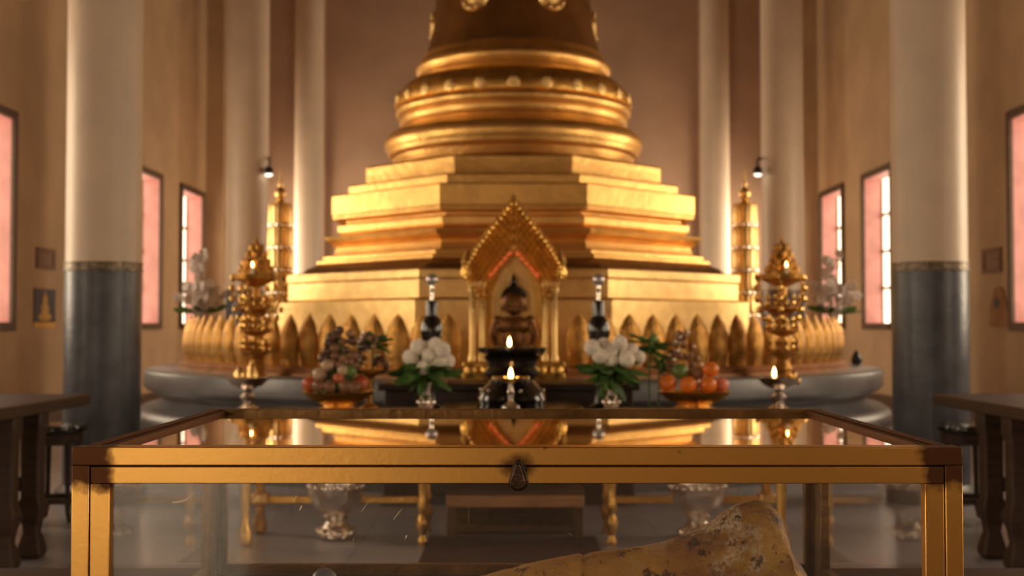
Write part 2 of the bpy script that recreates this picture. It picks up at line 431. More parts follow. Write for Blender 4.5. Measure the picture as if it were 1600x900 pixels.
sp = []; zz = zt + 1.38; rr = rt * .40
while rr > .05: sp += [(rr * .85, zz), (rr, zz + .04), (rr * .85, zz + .1)]; zz += .12; rr *= .91
sp += [(.02, zz + .6), (0, zz + .62)]
MB().lathe(sp, 48).build('spire', GOLD, st)
med = MB().lathe([(.13, -.02), (.15, 0), (.13, .03), (.10, .02), (.06, .03), (0, .05)], 28, M=Matrix.Rotation(PI / 2, 4, 'X'))
for k in range(10):
    a = k * PI / 5; med.ell((.115 * math.cos(a), -.02, .115 * math.sin(a)), .024, 8, 6)
m0 = None; rm = bell[3][0] + .02
for a in (-62.5, -117.5, -5, -175, 55, 125):
    if m0 is None: m0 = med.build('medallion', GOLDB, st); q = m0
    else: q = m0.copy(); C.objects.link(q); q.parent = st
    a = rad(a); q.location = (rm * .96 * math.cos(a), rm * .96 * math.sin(a), P(800, -9 if abs(a) < 2.2 and abs(a) > 1 else 14, SY - rm).z - .765 + .02); q.rotation_euler = (rad(-4), 0, a + PI / 2)

# ---------------------------------------------------------------- small shrine with a seated figure
SHD = 8.62
shr = thing('gilded_shrine', (SX, SHD, .765), 'small gilded shrine with pointed flame-carved arch and twin pillars', 'shrine')
MB().box(-.36, .36, -.16, .17, 0, .05).box(-.34, .34, -.145, .16, .05, .09).box(-.36, .36, -.16, .17, .09, .13).build('pedestal', GOLDR, shr, bevel=.008)
for sx in (-1, 1):
    cb = MB()
    for dx in (-.035, .03):
        cb.lathe([(.032, .13), (.032, .16), (.022, .18), (.022, .60), (.034, .62), (.034, .64)], 16, c=(sx * .255 + dx, -.08, 0))
    cb.box(sx * .255 - .06, sx * .255 + .06, -.12, .10, .64, .70)
    cb.build('pillar', GOLDB, shr, bevel=.004)
    MB().lathe([(.03, .70), (.045, .72), (.05, .76), (.035, .80), (.045, .83), (.03, .87), (.012, .90), (.0, .93)], 16, c=(sx * .325, -.08, 0)).build('corner_finial', GOLDR, shr)
# back panel (niche) and pointed arch
MB().box(-.20, .20, .11, .16, .13, 1.0).build('back_panel', GOLDR, shr)
def archp(s, top): return None
inner = [(-.19, .62), (-.18, .68), (-.145, .745), (-.09, .815), (-.04, .87), (0, .915)]
outer = [(-.335, .70), (-.32, .80), (-.27, .885), (-.215, .97), (-.145, 1.06), (-.07, 1.155), (0, 1.25)]
pts = inner + [(-x, z) for x, z in inner[::-1][1:]] + [(-x, z) for x, z in outer[:-1]] + [(0, 1.25)] + outer[:-1][::-1]
L1 = inner + [(0, 1.25)] + outer[:-1][::-1]
R1 = [(-x, z) for x, z in L1][::-1]
ar = MB(); ar.prism(L1, -.10, .02); ar.prism(R1, -.10, .02); ar.build('arch_gable', GOLDD, shr, smooth=0)
fl = MB()
for sx in (-1, 1):
    for rowi, (o, sc_) in enumerate((((0, 0), 1.0), ((.022, -.03), .85), ((.045, -.062), .85), ((.07, -.095), .8), ((.095, -.13), .8), ((.118, -.165), .7))):
        for k in range(17):
            t = (k + .5) / 17; i = t * (len(outer) - 1); j = int(i); fr = i - j
            a = outer[j]; b = outer[min(j + 1, len(outer) - 1)]
            x = a[0] + (b[0] - a[0]) * fr + o[0]; z = a[1] + (b[1] - a[1]) * fr + o[1]
            if x > -.01: continue
            fl.ell((sx * x, -.105, z), (.016 * sc_, .030, .022 * sc_), 8, 6)
            fl.lathe([(.018 * sc_, 0), (.012 * sc_, .02), (0, .05 * sc_)], 8, c=(sx * x, -.10, z + .012))
fl.lathe([(.03, 1.18), (.04, 1.21), (.02, 1.25), (.026, 1.27), (.008, 1.30), (0, 1.33)], 12, c=(0, -.05, 0))
fl.build('flame_carving', GOLDR, shr)
for sx in (-1, 1):
    for k in range(5):
        t = .12 + k * .19; x = -.178 + (.172) * t; z = .715 + .195 * t
        MB().ell((0, 0, 0), (.014, .013, .024), 10, 8, M=Matrix.Rotation(sx * rad(38), 4, 'Y')).build('red_drop', RED, shr, loc=(sx * x, -.118, z))
# lotus cushions at the shrine's foot
for x in (-.30, -.19, .19, .30):
    MB().ell((x, -.155, .065), (.052, .035, .055), 14, 10).build('foot_boss', GOLDR, shr)
# seated statue: one continuous skin
def remeshed(name, mb, m, voxel, parent=None, loc=None, smooth=4):
    o = mb.build(name, m, parent, smooth=0, loc=loc)
    r = o.modifiers.new('r', 'REMESH'); r.mode = 'VOXEL'; r.voxel_size = voxel; r.use_smooth_shade = True
    s = o.modifiers.new('s', 'SMOOTH'); s.iterations = smooth; s.factor = .5
    return o
bd = thing('seated_statue', (SX, SHD - .01, .895), 'dark bronze seated figure with pointed crown inside the gilded shrine', 'statue')
B = MB()
B.ell((0, .0, .07), (.155, .085, .06), 24, 14)                      # hips
B.tube([(-.06, .0, .06), (-.15, -.05, .055), (-.03, -.11, .05)], [.055, .05, .035], 14)   # folded legs
B.tube([(.06, .0, .06), (.15, -.05, .06), (.03, -.12, .065)], [.055, .05, .033], 14)
B.ell((0, .005, .17), (.085, .055, .11), 24, 14); B.ell((0, .0, .25), (.115, .055, .075), 24, 14)   # torso
B.ell((-.115, .0, .285), .038, 14, 10); B.ell((.115, .0, .285), .038, 14, 10)
B.tube([(-.118, .0, .285), (-.150, -.015, .18), (-.125, -.07, .11), (-.04, -.105, .10)], [.034, .030, .024, .018], 12)
B.tube([(.118, .0, .285), (.150, -.015, .18), (.125, -.07, .11), (.04, -.105, .10)], [.034, .030, .024, .018], 12)
B.ell((0, -.10, .10), (.05, .03, .016), 12, 8)
B.tube([(0, 0, .29), (0, -.003, .37)], [.036, .034], 14)
hz = .418; HS = 1.32
def hp(x, y, z): return (x * HS, y * HS, hz + z * HS)
def he(x, y, z, rx, ry, rz, a=12, b_=8): B.ell(hp(x, y, z), (rx * HS, ry * HS, rz * HS), a, b_)
he(0, -.008, 0, .060, .062, .074, 24, 18); he(0, -.02, -.033, .044, .046, .040, 20, 14)
he(0, -.071, -.012, .0095, .014, .022)
for q in (-1, 1):
    he(q * .023, -.060, .008, .015, .010, .007)
    B.tube([hp(q * .043, -.050, .02), hp(q * .024, -.064, .029), hp(q * .006, -.067, .018)], .0055, 6)
    he(q * .062, .0, -.012, .008, .013, .042)
he(0, -.062, -.041, .019, .009, .0055); he(0, -.060, -.049, .015, .009, .005)
remeshed('body', B, BRONZE, .0042, bd, smooth=2)
hc = MB()
for j in range(7):
    ph = rad(12 + j * 12.5); rr = .062 * HS * math.cos(ph); n_ = max(5, int(26 * math.cos(ph)))
    for i in range(n_):
        a = 2 * PI * (i + .5 * (j % 2)) / n_
        y = -.006 + rr * 1.05 * math.sin(a)
        if j < 2 and math.sin(a) < -.3: continue
        hc.ell((rr * math.cos(a), y, hz + .022 + .066 * HS * math.sin(ph)), .012, 7, 5)
hc.lathe([(.036, .0), (.034, .022), (.026, .04), (.020, .055), (.022, .065), (.012, .085), (.006, .105), (0, .13)], 16, c=(0, -.004, hz + .088))
hc.build('hair_and_crown', BLACK, bd)
MB().lathe([(.175, -.06), (.185, -.045), (.16, -.03), (.17, -.015), (.15, 0), (.14, .01)], 40, M=Matrix.Scale(.72, 4, (0, 1, 0))).build('lotus_seat', GOLDR, bd)

# halo behind the statue
MB().prism([(-.14, .13), (-.155, .45), (-.15, .62), (-.11, .74), (-.06, .83), (0, .93), (.06, .83), (.11, .74), (.15, .62), (.155, .45), (.14, .13)], .085, .11).build('halo_panel', GOLDB, shr, smooth=0)

# ---------------------------------------------------------------- tiered gilded umbrellas at the stupa's sides
def umbrella(x, y, label):
    t = thing('tiered_umbrella', (x, y, .765), label, 'ceremonial umbrella', 'tall tiered gold umbrellas beside the stupa')
    MB().lathe([(.14, 0), (.15, .03), (.11, .06), (.13, .09), (.06, .14), (.04, .2)], 28).build('stand_foot', GOLDR, t)
    MB().lathe([(.022, .18), (.022, 1.66)], 14).build('pole', GOLDB, t)
    for k in range(5):
        z0 = .50 + k * .235; r = .135 - k * .004
        tb = MB().lathe([(r * .98, z0), (r, z0 + .01), (r * .98, z0 + .185), (r * .9, z0 + .205), (.02, z0 + .215)], 36, rib=(18, .06))
        tb.lathe([(r * .94, z0 + .18), (r * .92, z0)], 36)
        cap = tb.build('canopy_tier', GOLDB, t)
        fr = MB().lathe([(r * .90, z0 - .001), (r * 1.0, z0 - .006), (r * 1.02, z0 - .022), (r * .98, z0 - .036), (r * .92, z0 - .03), (r * .90, z0 - .001)], 84, rib=(14, .09))
        fr.build('bead_fringe', SILVER, cap)
    MB().lathe([(.05, 1.63), (.06, 1.66), (.03, 1.69), (.055, 1.72), (.06, 1.75), (.045, 1.79), (.02, 1.82), (.026, 1.84), (.014, 1.88), (.008, 1.94), (0, 2.02)], 20).build('spire_finial', GOLDB, t)
umbrella(P(438, 300, 12.6).x, 12.6, 'tall gold tiered umbrella standing left of the stupa behind the petals')
umbrella(P(1164, 300, 12.6).x, 12.6, 'tall gold tiered umbrella standing right of the stupa behind the petals')

# ---------------------------------------------------------------- ornate candelabra on the plinth
def flame(parent, loc, s=1.0):
    s *= .74
    MB().lathe([(.003, 0), (.010, .012), (.0125, .026), (.009, .045), (.004, .06), (0, .07)], 14, M=Matrix.Scale(s, 4)).build('flame', FLAME, parent, loc=loc)
def candelabrum(x, y, side, label):
    rnd = random.Random(3 if side < 0 else 4)
    t = thing('candelabrum', (x, y, .765), label, 'candelabrum', 'tiered gilt candelabra at the corners of the plinth')
    MB().lathe([(.068, 0), (.07, .02), (.055, .035), (.065, .06), (.05, .09), (.035, .12), (.05, .15), (.03, .18)], 28, rib=(10, .06)).build('foot', GOLDD, t)
    MB().lathe([(.022, .16), (.03, .22), (.045, .26), (.028, .30), (.035, .36), (.05, .40), (.028, .45), (.034, .52), (.048, .56), (.03, .60), (.03, .72)], 20).build('stem', GOLDD, t)
    for z0, r in ((.17, .115), (.33, .115), (.50, .125)):
        dsh = MB().lathe([(.03, z0 - .03), (r * .6, z0 - .015), (r, z0 + .01), (r * 1.03, z0 + .022), (r * .8, z0 + .012), (.03, z0)], 32, rib=(16, .06)).build('tier_dish', GOLDD, t)
        lv = MB()
        for i in range(11):
            a = 2 * PI * i / 11 + z0 * 7
            for zz, s in ((.035, 1), (.085, .85)):
                m = Matrix.Translation((r * .93 * math.cos(a), r * .93 * math.sin(a), z0 + zz)) @ Matrix.Rotation(a, 4, 'Z') @ Matrix.Rotation(rad(18), 4, 'Y')
                lv.ell((0, 0, 0), (.011 * s, .022 * s, .034 * s), 8, 6, M=m)
        lv.build('leaf_drop', GLINT, dsh)
    top = MB().lathe([(.03, .67), (.10, .70), (.155, .73), (.165, .765), (.15, .765), (.13, .745), (.03, .735)], 36, rib=(12, .05)).build('tier_dish', GOLDD, t)
    sp = MB().lathe([(.115, .765), (.12, .79), (.10, .81), (.105, .83), (.08, .87), (.082, .885), (.055, .93), (.056, .94), (.03, .985), (.012, 1.02), (0, 1.06)], 24, rib=(10, .05))
    for j in range(4):
        for i in range(9 - j):
            a = 2 * PI * i / (9 - j) + j; r = .115 - j * .024
            sp.ell((r * math.cos(a), r * math.sin(a), .80 + j * .055), (.02, .02, .03), 8, 6)
    sp.build('spire', GOLDD, t)
    for k in range(6):      # curved outriggers with hanging leaves
        a = 2 * PI * k / 6 + (PI if side < 0 else 0) * 0 + .3; ca, sa = math.cos(a), math.sin(a)
        if abs(sa) > .9: pass
        R0 = .2 if (ca * side < 0) else .165
        am = MB().tube([(.03 * ca, .03 * sa, .45), (R0 * .75 * ca, R0 * .6 * sa, .50), (R0 * ca, R0 * .7 * sa, .60), (R0 * 1.02 * ca, R0 * .7 * sa, .70), (R0 * .93 * ca, R0 * .62 * sa, .775)], [.008, .008, .008, .007, .004], 8).build('arm', GOLDD, t)
        for (q, z) in ((1.08, .74), (1.12, .66), (1.1, .58), (.95, .50), (.8, .44)):
            MB().ell((0, 0, 0), (.019, .013, .028), 10, 6).build('hanging_leaf', GLINT, am, loc=(R0 * q * ca, R0 * q * .7 * sa, z))
    cs = MB().lathe([(.014, 0), (.014, .05)], 12).build('candle_stub', WAX, t, loc=(-.0, -.135, .765))
    flame(t, (0, -.135, .815), .8)
candelabrum(P(400, 500, 9.12).x, 9.12, -1, 'dark gilt tiered candelabrum on the plinth at the left end of the shrine')
candelabrum(P(1223, 500, 9.12).x, 9.12, 1, 'dark gilt tiered candelabrum on the plinth at the right end of the shrine')

# ---------------------------------------------------------------- orchid arrangements behind the petals
def orchids(x, y, seed, label):
    rnd = random.Random(seed)
    t = thing('orchid_arrangement', (x, y, .765), label, 'flower arrangement', 'pale orchid arrangements behind the petal railing')
    MB().lathe([(.05, 0), (.055, .02), (.03, .05), (.05, .12), (.07, .24), (.06, .36), (.07, .40), (.06, .41), (.05, .36)], 28).build('vase', GOLDR, t)
    for k in range(12):
        a = rnd.uniform(0, 2 * PI); L = rnd.uniform(.16, .25); el = rad(rnd.uniform(0, 28))
        m = Matrix.Translation((0, 0, .50)) @ Matrix.Rotation(a, 4, 'Z') @ Matrix.Rotation(-el * .6, 4, 'Y') @ Matrix.Rotation(rnd.uniform(-1.1, 1.1), 4, 'X')
        MB().ell((L * .6, 0, 0), (L * .5, .038, .006), 12, 8, M=m).build('leaf', LEAF, t)
    for k in range(64):
        a = rnd.uniform(0, 2 * PI); r = rnd.uniform(.02, .21); z = .565 + (.22 if r < .07 else .12) * rnd.random() * 1.5 + .05 * (1 - r / .2)
        if r < .07: z += .12
        fb = MB(); m = Matrix.Translation((r * math.cos(a), r * math.sin(a), z)) @ Matrix.Rotation(rnd.uniform(0, 6), 4, 'Z') @ Matrix.Rotation(rnd.uniform(-.6, .6), 4, 'X')
        for i in range(5):
            b = 2 * PI * i / 5; fb.ell((.025 * math.cos(b), 0, .025 * math.sin(b)), (.023, .008, .023), 8, 6, M=m)
        fb.ell((0, -.006, 0), .007, 6, 5, M=m)
        fb.tube([m @ Vector((0, .005, 0)), (r * .5 * math.cos(a), r * .5 * math.sin(a), .53), (0, 0, .40)], .0025, 5)
        fb.build('blossom', ORCHID, t)
orchids(P(312, 480, 10.95).x, 10.95, 11, 'pale orchid spray with green leaves behind the petals at far left')
orchids(P(1302, 480, 10.95).x, 10.95, 12, 'pale orchid spray with green leaves behind the petals at far right')
j = thing('dark_jar', (P(1338, 555, 11.8).x, 11.8, .765), 'small dark blue jar at the right rim of the marble plinth', 'jar'); j.scale = (.72, .72, .72)
MB().lathe([(.04, 0), (.06, .02), (.072, .07), (.06, .12), (.035, .145), (.04, .16)], 24).build('jar_body', mat('navy', (.03, .035, .06), 0, .25), j)
MB().lathe([(.043, .16), (.04, .175), (.01, .185), (.012, .2), (0, .205)], 20).build('jar_lid', mat('navy_lid', (.05, .05, .08), 0, .3), j)

# ---------------------------------------------------------------- small spotlights on the middle columns
for sx, x, cx in ((-1, 420, -3.12), (1, 1184, 3.19)):
    p = P(x, 268, 14.15)
    t = thing('spotlight', p, 'small round spotlight on a bent arm fixed to the %s middle column' % ('left' if sx < 0 else 'right'), 'spotlight')
    px = cx - sx * .24 - p.x
    MB().tube([(px, .12, .16), (px * .3 - sx * .0, .08, .17), (0, .03, .11), (0, .0, .05)], .012, 8).build('arm', IRON, t)
    MB().lathe([(.02, .06), (.045, .045), (.055, .0), (.05, -.03)], 20).build('lamp_housing', IRON, t)
    MB().ell((0, 0, -.03), (.045, .045, .03), 16, 10).build('bulb', emit_mat('bulb_glow', (1, .85, .7), 3), t)

# ---------------------------------------------------------------- notices on the side walls
def on_left_wall(y, z): return (-WX + .005, y, z)
WY = lambda x: WX * F / abs(x - 800)
ya, yb = WY(52), WY(85); zt_, zb_ = EYE + (508 - 450) * 13.5 / F, EYE + (508 - 512) * 13.5 / F
t = thing('poster', (-WX + .002, (ya + yb) / 2, zb_), 'dark blue poster of a golden seated figure with a yellow strip below', 'poster')
hw = (yb - ya) / 2; hh = zt_ - zb_
MB().box(0, .01, -hw, hw, .06, hh).build('print', mat('navy_print', (.025, .025, .04), 0, .5, .3, 8), t)
MB().box(0, .011, -hw, hw, 0, .06).build('yellow_strip', mat('yellow_strip', (.75, .40, .05), 0, .5), t)
S2 = Matrix.Scale(.08, 4, (1, 0, 0))
g = MB()
g.ell((0, 0, .12), (.1, hw * .62, .05), 20, 10, M=S2).ell((0, 0, .20), (.08, hw * .36, .09), 20, 12, M=S2).ell((0, 0, .315), (.1, .065, .055), 16, 10, M=S2).lathe([(.04, .35), (.02, .38), (0, .43)], 12, M=S2)
g.build('golden_figure', mat('ochre_print', (.62, .34, .05), 0, .5, .2, 30), t, loc=(.010, 0, 0))
def notice(sx, xa, xb, ytop, ybot, label, m1, m2):
    ya, yb = sorted((WY(xa), WY(xb))); d = (ya + yb) / 2
    z1 = EYE + (508 - ytop) * d / F; z0 = EYE + (508 - ybot) * d / F; hw = (yb - ya) / 2
    t = thing('framed_notice', (sx * WX, d, z0), label, 'notice')
    S = lambda p, q: (min(-sx * p, -sx * q), max(-sx * p, -sx * q))
    a, b = S(0, .02); f = MB(); e = .05; H = z1 - z0
    f.box(a, b, -hw, -hw + e * 1.6, 0, H).box(a, b, hw - e * 1.6, hw, 0, H).box(a, b, -hw + e * 1.6, hw - e * 1.6, 0, e).box(a, b, -hw + e * 1.6, hw - e * 1.6, H - e, H)
    f.build('picture_frame', m1, t)
    a, b = S(.002, .010); MB().box(a, b, -hw + e, hw - e, e * .5, H - e * .5).build('sheet', m2, t)
NB = mat('faded_brown_frame', (.20, .10, .055), 0, .6, .2, 20); NS = mat('faded_sheet', (.32, .20, .135), 0, .7, 0, 26, col2=(.22, .125, .08))
notice(-1, 55, 84, 388, 421, 'small faded framed notice above the dark blue poster', NB, NS)
notice(1, 1537, 1567, 388, 427, 'small faded framed notice on the right wall beside the near column', NB, NS)
d = 13.1; t = thing('wall_hanging', (WX - .004, WY(1562), EYE + (508 - 511) * 13.2 / F), 'faded orange brown cloth hanging below the framed notice on the right wall', 'wall hanging')
hm = MB(); M_ = Matrix.Rotation(PI / 2, 4, 'Z')
hm.prism([(-.26, 0), (-.1, -.015), (.1, .0), (.27, .01), (.25, .16), (.18, .30), (.10, .42), (0, .44), (-.10, .42), (-.2, .28), (-.25, .14)], 0, .012, M=M_)
hm.build('cloth', mat('faded_ochre_cloth', (.30, .14, .055), 0, .8, 0, 5, col2=(.42, .23, .11)), t)
MB().ell((-.012, .04, .26), (.006, .07, .06), 16, 10).build('dark_emblem', mat('slate_emblem', (.07, .075, .09), 0, .7), t)

# ---------------------------------------------------------------- rug and altar furniture
tag(MB().box(-.45, .45, 3.2, 6.62, 0, .012).build('carpet_runner', RUG, bevel=.004), 'long dark brown carpet runner lying on the floor before the altar', 'carpet')

def altar_table(x0, x1, side, label):
    yF, yB, H = 6.36, 6.80, .69
    cx = (x0 + x1) / 2; t = thing('altar_table', (cx, (yF + yB) / 2, 0), label, 'altar table', 'low gilt altar tables before the plinth')
    hx = (x1 - x0) / 2; hy = (yB - yF) / 2
    MB().box(-hx - .02, hx + .02, -hy - .02, hy + .02, H - .035, H).build('table_top', BLACK if False else WOOD, t, bevel=.006)
    MB().box(-hx + .03, hx - .03, -hy + .015, -hy + .035, H - .12, H - .035).box(-hx + .03, hx - .03, hy - .035, hy - .015, H - .12, H - .035).build('apron', GOLDD, t, bevel=.004)
    for sx in (-1, 1):
        for sy in (-1, 1):
            inner_leg = (sx * side < 0)
            if inner_leg:
                pr = [(.02, 0), (.026, .02), (.015, .05), (.026, .085), (.034, .11), (.030, .14), (.016, .165), (.024, .19), (.027, .21), (.018, .235), (.020, .30), (.030, .36), (.036, .385), (.020, .41), (.03, .45), (.034, .56), (.034, H - .035)]
            else:
                pr = [(.022, 0), (.036, .015), (.040, .045), (.032, .085), (.022, .11), (.024, .20), (.030, .34), (.036, .50), (.038, H - .035)]
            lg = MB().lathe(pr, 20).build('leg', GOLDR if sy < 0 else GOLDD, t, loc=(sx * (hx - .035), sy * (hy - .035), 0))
            if not inner_leg and sy > 0:
                MB().box(-.045, .045, -.045, .045, .16, .225).build('corner_block', GOLDB, lg, bevel=.012)
    MB().box(-hx + .03, hx - .03, hy - .055, hy - .015, .165, .205).build('stretcher', GOLDR, t, bevel=.006)
altar_table(P(383, 800, 6.39).x - .035, P(660, 800, 6.39).x + .035, -1, 'gilt legged altar table on the left under fruit, goblet and flowers')
altar_table(P(956, 800, 6.39).x - .035, P(1221, 800, 6.39).x + .035, 1, 'gilt legged altar table on the right under oranges, goblet and flowers')

# centre: black lacquered altar block and low wooden bench before it
ca = thing('lacquered_altar', (0, 7.05, 0), 'black lacquered altar block carrying the lamps in front of the shrine', 'altar')
MB().box(-.36, .36, -.34, .34, 0, .12).build('altar_base', BLACK, ca, bevel=.01)
MB().box(-.32, .32, -.30, .30, .12, .62).build('altar_body', BLACK, ca, bevel=.008)
MB().box(-.40, .40, -.36, .36, .62, .69).build('altar_top', BLACK, ca, bevel=.012)
ct = thing('lacquered_counter', (-.02, 8.0, 0), 'long black lacquered counter standing against the front of the plinth', 'counter')
MB().box(-.84, .84, -.20, .20, .73, .775).build('counter_top', DARKL, ct, bevel=.008)
MB().box(-.80, .80, -.17, .18, .06, .73).build('counter_body', DARKL, ct, bevel=.006)
MB().box(-.82, .82, -.19, .19, 0, .06).build('counter_foot', DARKL, ct, bevel=.006)
for x in (-.6, -.2, .2, .6): MB().box(x - .17, x + .17, -.178, -.17, .14, .66).build('panel', DARKL, ct, bevel=.003)
bn = thing('kneeling_bench', (P(805, 770, 6.3).x, 6.42, .012), 'low brown wooden bench with pale front rail standing on the carpet', 'bench')
W_ = .355
MB().box(-W_, W_, -.13, .15, .262, .285).build('bench_top', WOOD, bn, bevel=.004)
MB().box(-W_, W_, -.14, -.10, .20, .262).box(-W_, W_, .10, .14, .20, .262).build('front_rail', WOODX, bn, bevel=.008)
for sx in (-1, 1):
    for sy in (-1, 1):
        MB().box(sx * (W_ - .025) - .02, sx * (W_ - .025) + .02, sy * .115 - .02, sy * .115 + .02, 0, .262).build('leg', WOOD, bn, bevel=.004)
MB().box(-W_ + .045, W_ - .045, -.125, -.105, .075, .105).build('stretcher', WOOD, bn, bevel=.003)

# ---------------------------------------------------------------- offerings
# black urn with a wide dish
ur = thing('lacquered_urn', (P(800, 545, 7.1).x, 7.12, .69), 'wide black lacquered urn with a flat dish top before the shrine', 'urn')
MB().lathe([(.19, 0), (.20, .03), (.185, .08), (.14, .12), (.125, .14), (.15, .165), (.16, .19), (.14, .22), (.145, .25), (.17, .275), (.14, .29)], 48).build('urn_body', BLACK, ur)
MB().lathe([(.13, .285), (.19, .30), (.205, .318), (.205, .33), (.19, .328), (.12, .318), (0, .316)], 56).build('dish', BLACK, ur)
for a in range(0, 360, 30):
    MB().ell((0, 0, 0), .011, 10, 8).build('pearl_stud', SILVER, ur, loc=(.187 * math.cos(rad(a + 15)), .187 * math.sin(rad(a + 15)), .083 if a % 60 else .04))
cd = thing('altar_candle', (P(796, 540, 6.95).x, 7.0, 1.008), 'short candle burning on the dish of the black urn', 'candle')
MB().lathe([(.022, 0), (.022, .012), (.018, .02)], 16).build('candle_body', WAX, cd); flame(cd, (0, 0, .018), 1.15)
lampd = thing('butter_lamp', (P(798, 600, 6.72).x, 6.80, .69), 'small gold dish lamp on a silver stem burning before the black urn', 'lamp')
MB().lathe([(.05, 0), (.052, .01), (.03, .02), (.012, .04), (.014, .07), (.020, .085), (.012, .10), (.014, .13), (.024, .14)], 20).build('stem', SILVER, lampd)
MB().lathe([(.02, .138), (.06, .15), (.075, .165), (.07, .168), (.02, .155), (0, .154)], 28).build('dish', GOLDB, lampd)
for x in (-.085, .085, -.045, .05):
    MB().ell((x, -.01, .165), (.02, .016, .013), 12, 8).build('gold_petal', GOLDB, lampd)
flame(lampd, (0, 0, .155), 1.35)

# goblets
def goblet(x, label, cat_items):
    y = 6.58; t = thing('goblet', (x, y, .69), label, 'goblet', 'silver stemmed goblets at the outer ends of the altar')
    MB().lathe([(.06, 0), (.062, .01), (.04, .02), (.025, .035), (.035, .055), (.04, .075), (.022, .095), (.028, .105), (.02, .115)], 28).build('stem', SILVER, t)
    MB().lathe([(.02, .112), (.05, .122), (.085, .14), (.105, .165), (.112, .178), (.106, .178), (.08, .15), (.03, .13), (0, .128)], 36, rib=(24, .03)).build('cup', SILVER, t)
    return t
goblet(P(387, 600, 6.58).x, 'silver stemmed goblet with gold lotus buds at the left end', 0)
goblet(P(1217, 600, 6.58).x, 'silver stemmed goblet with a lit candle at the right end', 0)
gx = P(387, 600, 6.58).x
for dx, h, lb in ((-.038, .105, 'gold lotus bud standing in the left goblet, left of the pair'), (.028, .125, 'taller gold lotus bud standing in the left goblet, right of the pair')):
    b = MB().lathe([(.004, 0), (.026, .02), (.033, .045), (.027, .075), (.012, h * .9), (0, h)], 18, rib=(6, .12)).build('lotus_bud', GOLDB, None, loc=(gx + dx, 6.56, .825)); tag(b, lb, 'lotus bud')
gx = P(1208, 600, 6.58).x
t = thing('goblet_candle', (gx, 6.55, .832), 'lit candle stub burning in the right silver goblet', 'candle')
MB().lathe([(.02, 0), (.02, .035), (.016, .04)], 16).build('candle_body', WAX, t); flame(t, (0, 0, .035), 1.15)
for i, (px, py) in enumerate(((1229, 584), (1240, 579), (1246, 586))):
    p = P(px, py, 6.6); tag(MB().ell((0, 0, 0), (.02, .02, .022), 14, 10).build('gold_bead', GOLDB, None, loc=(p.x, 6.60, .8475 + (.0 if i != 1 else .03))), 'small gold bead heaped in the right goblet beside its candle', 'bead', 'gold beads in the right goblet')

# fruit bowls
def bowl(x, label):
    t = thing('fruit_bowl', (x, 6.58, .69), label, 'bowl', 'brass footed fruit bowls')
    MB().lathe([(.10, 0), (.105, .008), (.09, .018), (.075, .02), (.07, .03)], 36, rib=(16, .08)).build('foot', GOLDR, t)
    MB().lathe([(.07, .028), (.12, .045), (.165, .07), (.192, .098), (.196, .104), (.188, .104), (.16, .078), (.10, .056), (0, .05)], 48).build('basin', GOLDR, t)
    return t
bowl(P(529, 620, 6.58).x, 'footed brass bowl heaped with brown and red fruit on the left')
bowl(P(1085, 620, 6.58).x, 'footed brass bowl holding oranges on the right')
def fruitmat(n, c, c2=None): return mat(n, c, 0, .28, .12, 12, .12, 60, col2=c2, sub=.1)
FM = {'orange': fruitmat('orange_skin', (.80, .20, .02)), 'red': fruitmat('red_skin', (.50, .06, .03), (.62, .22, .08)), 'green': fruitmat('green_skin', (.13, .20, .05)),
      'brown': fruitmat('brown_skin', (.23, .11, .055)), 'cream': fruitmat('cream_skin', (.52, .37, .24)), 'dark': fruitmat('dark_skin', (.11, .052, .028)), 'pink': fruitmat('pink_skin', (.75, .25, .16)), 'tan': fruitmat('tan_skin', (.33, .17, .08))}
STEM = mat('fruit_stem', (.05, .03, .015), 0, .7)
def fruit(name, px, py, d, r, kind, label, cat, group=None, zmin=None):
    p = P(px, py, d); z = p.z if zmin is None else max(p.z, zmin)
    t = thing(name, (p.x, d, z - r), label, cat, group)
    mb = MB(); prof = []
    for i in range(13):
        a = -PI / 2 + PI * i / 12; q = math.cos(a) * r
        zz = r + r * .93 * math.sin(a)
        if i == 12: zz -= r * .10; q = 0
        if i == 11: zz -= r * .01
        if i == 0: q = 0
        prof.append((q, zz))
    mb.lathe(prof, 22).build('skin', FM[kind], t)
    MB().tube([(0, 0, r * 1.80), (r * .05, 0, r * 2.02)], [r * .06, r * .09], 6).build('stalk', STEM, t)
    return t
# left pile: fruit leaned on a leaf-wrapped cone
cone = MB().lathe([(.12, 0), (.115, .05), (.09, .15), (.055, .27), (.02, .36), (0, .37)], 20).build('leaf_cone', LEAF, None, loc=(P(525, 600, 6.6).x, 6.60, .742)); tag(cone, 'brown green leaf cone behind the heaped fruit in the left bowl', 'leaf cone')
RL = {'red': 'red', 'brown': 'dull brown', 'cream': 'cream', 'dark': 'dark brown', 'green': 'green', 'tan': 'tan'}
left = [(485, 600, 'red', .045, 6.52, 'reddish fruit at the left rim of the left bowl'), (564, 599, 'red', .048, 6.52, 'large orange red fruit at the right rim of the left bowl'),
        (529, 591, 'red', .030, 6.45, 'small red fruit in the middle of the left bowl'), (546, 581, 'green', .040, 6.48, 'green fruit right of centre in the left bowl'),
        (536, 579, 'cream', .032, 6.46, 'cream fruit just left of the green fruit in the left bowl'), (512, 571, 'cream', .036, 6.50, 'cream fruit on the left slope of the left heap'),
        (500, 585, 'cream', .040, 6.50, 'cream pink fruit above the reddish one in the left bowl')]
for px, py, k, r, d, lb in left: fruit('fruit', px, py, d, r, k, lb, 'fruit', None)
for px, py in ((499, 603), (515, 604), (540, 604), (553, 605)):
    fruit('fruit', px, py, 6.43, .038, 'brown', 'dull brown fruit along the front of the left bowl', 'fruit', 'brown fruit in the front row of the left bowl')
rn = random.Random(5)
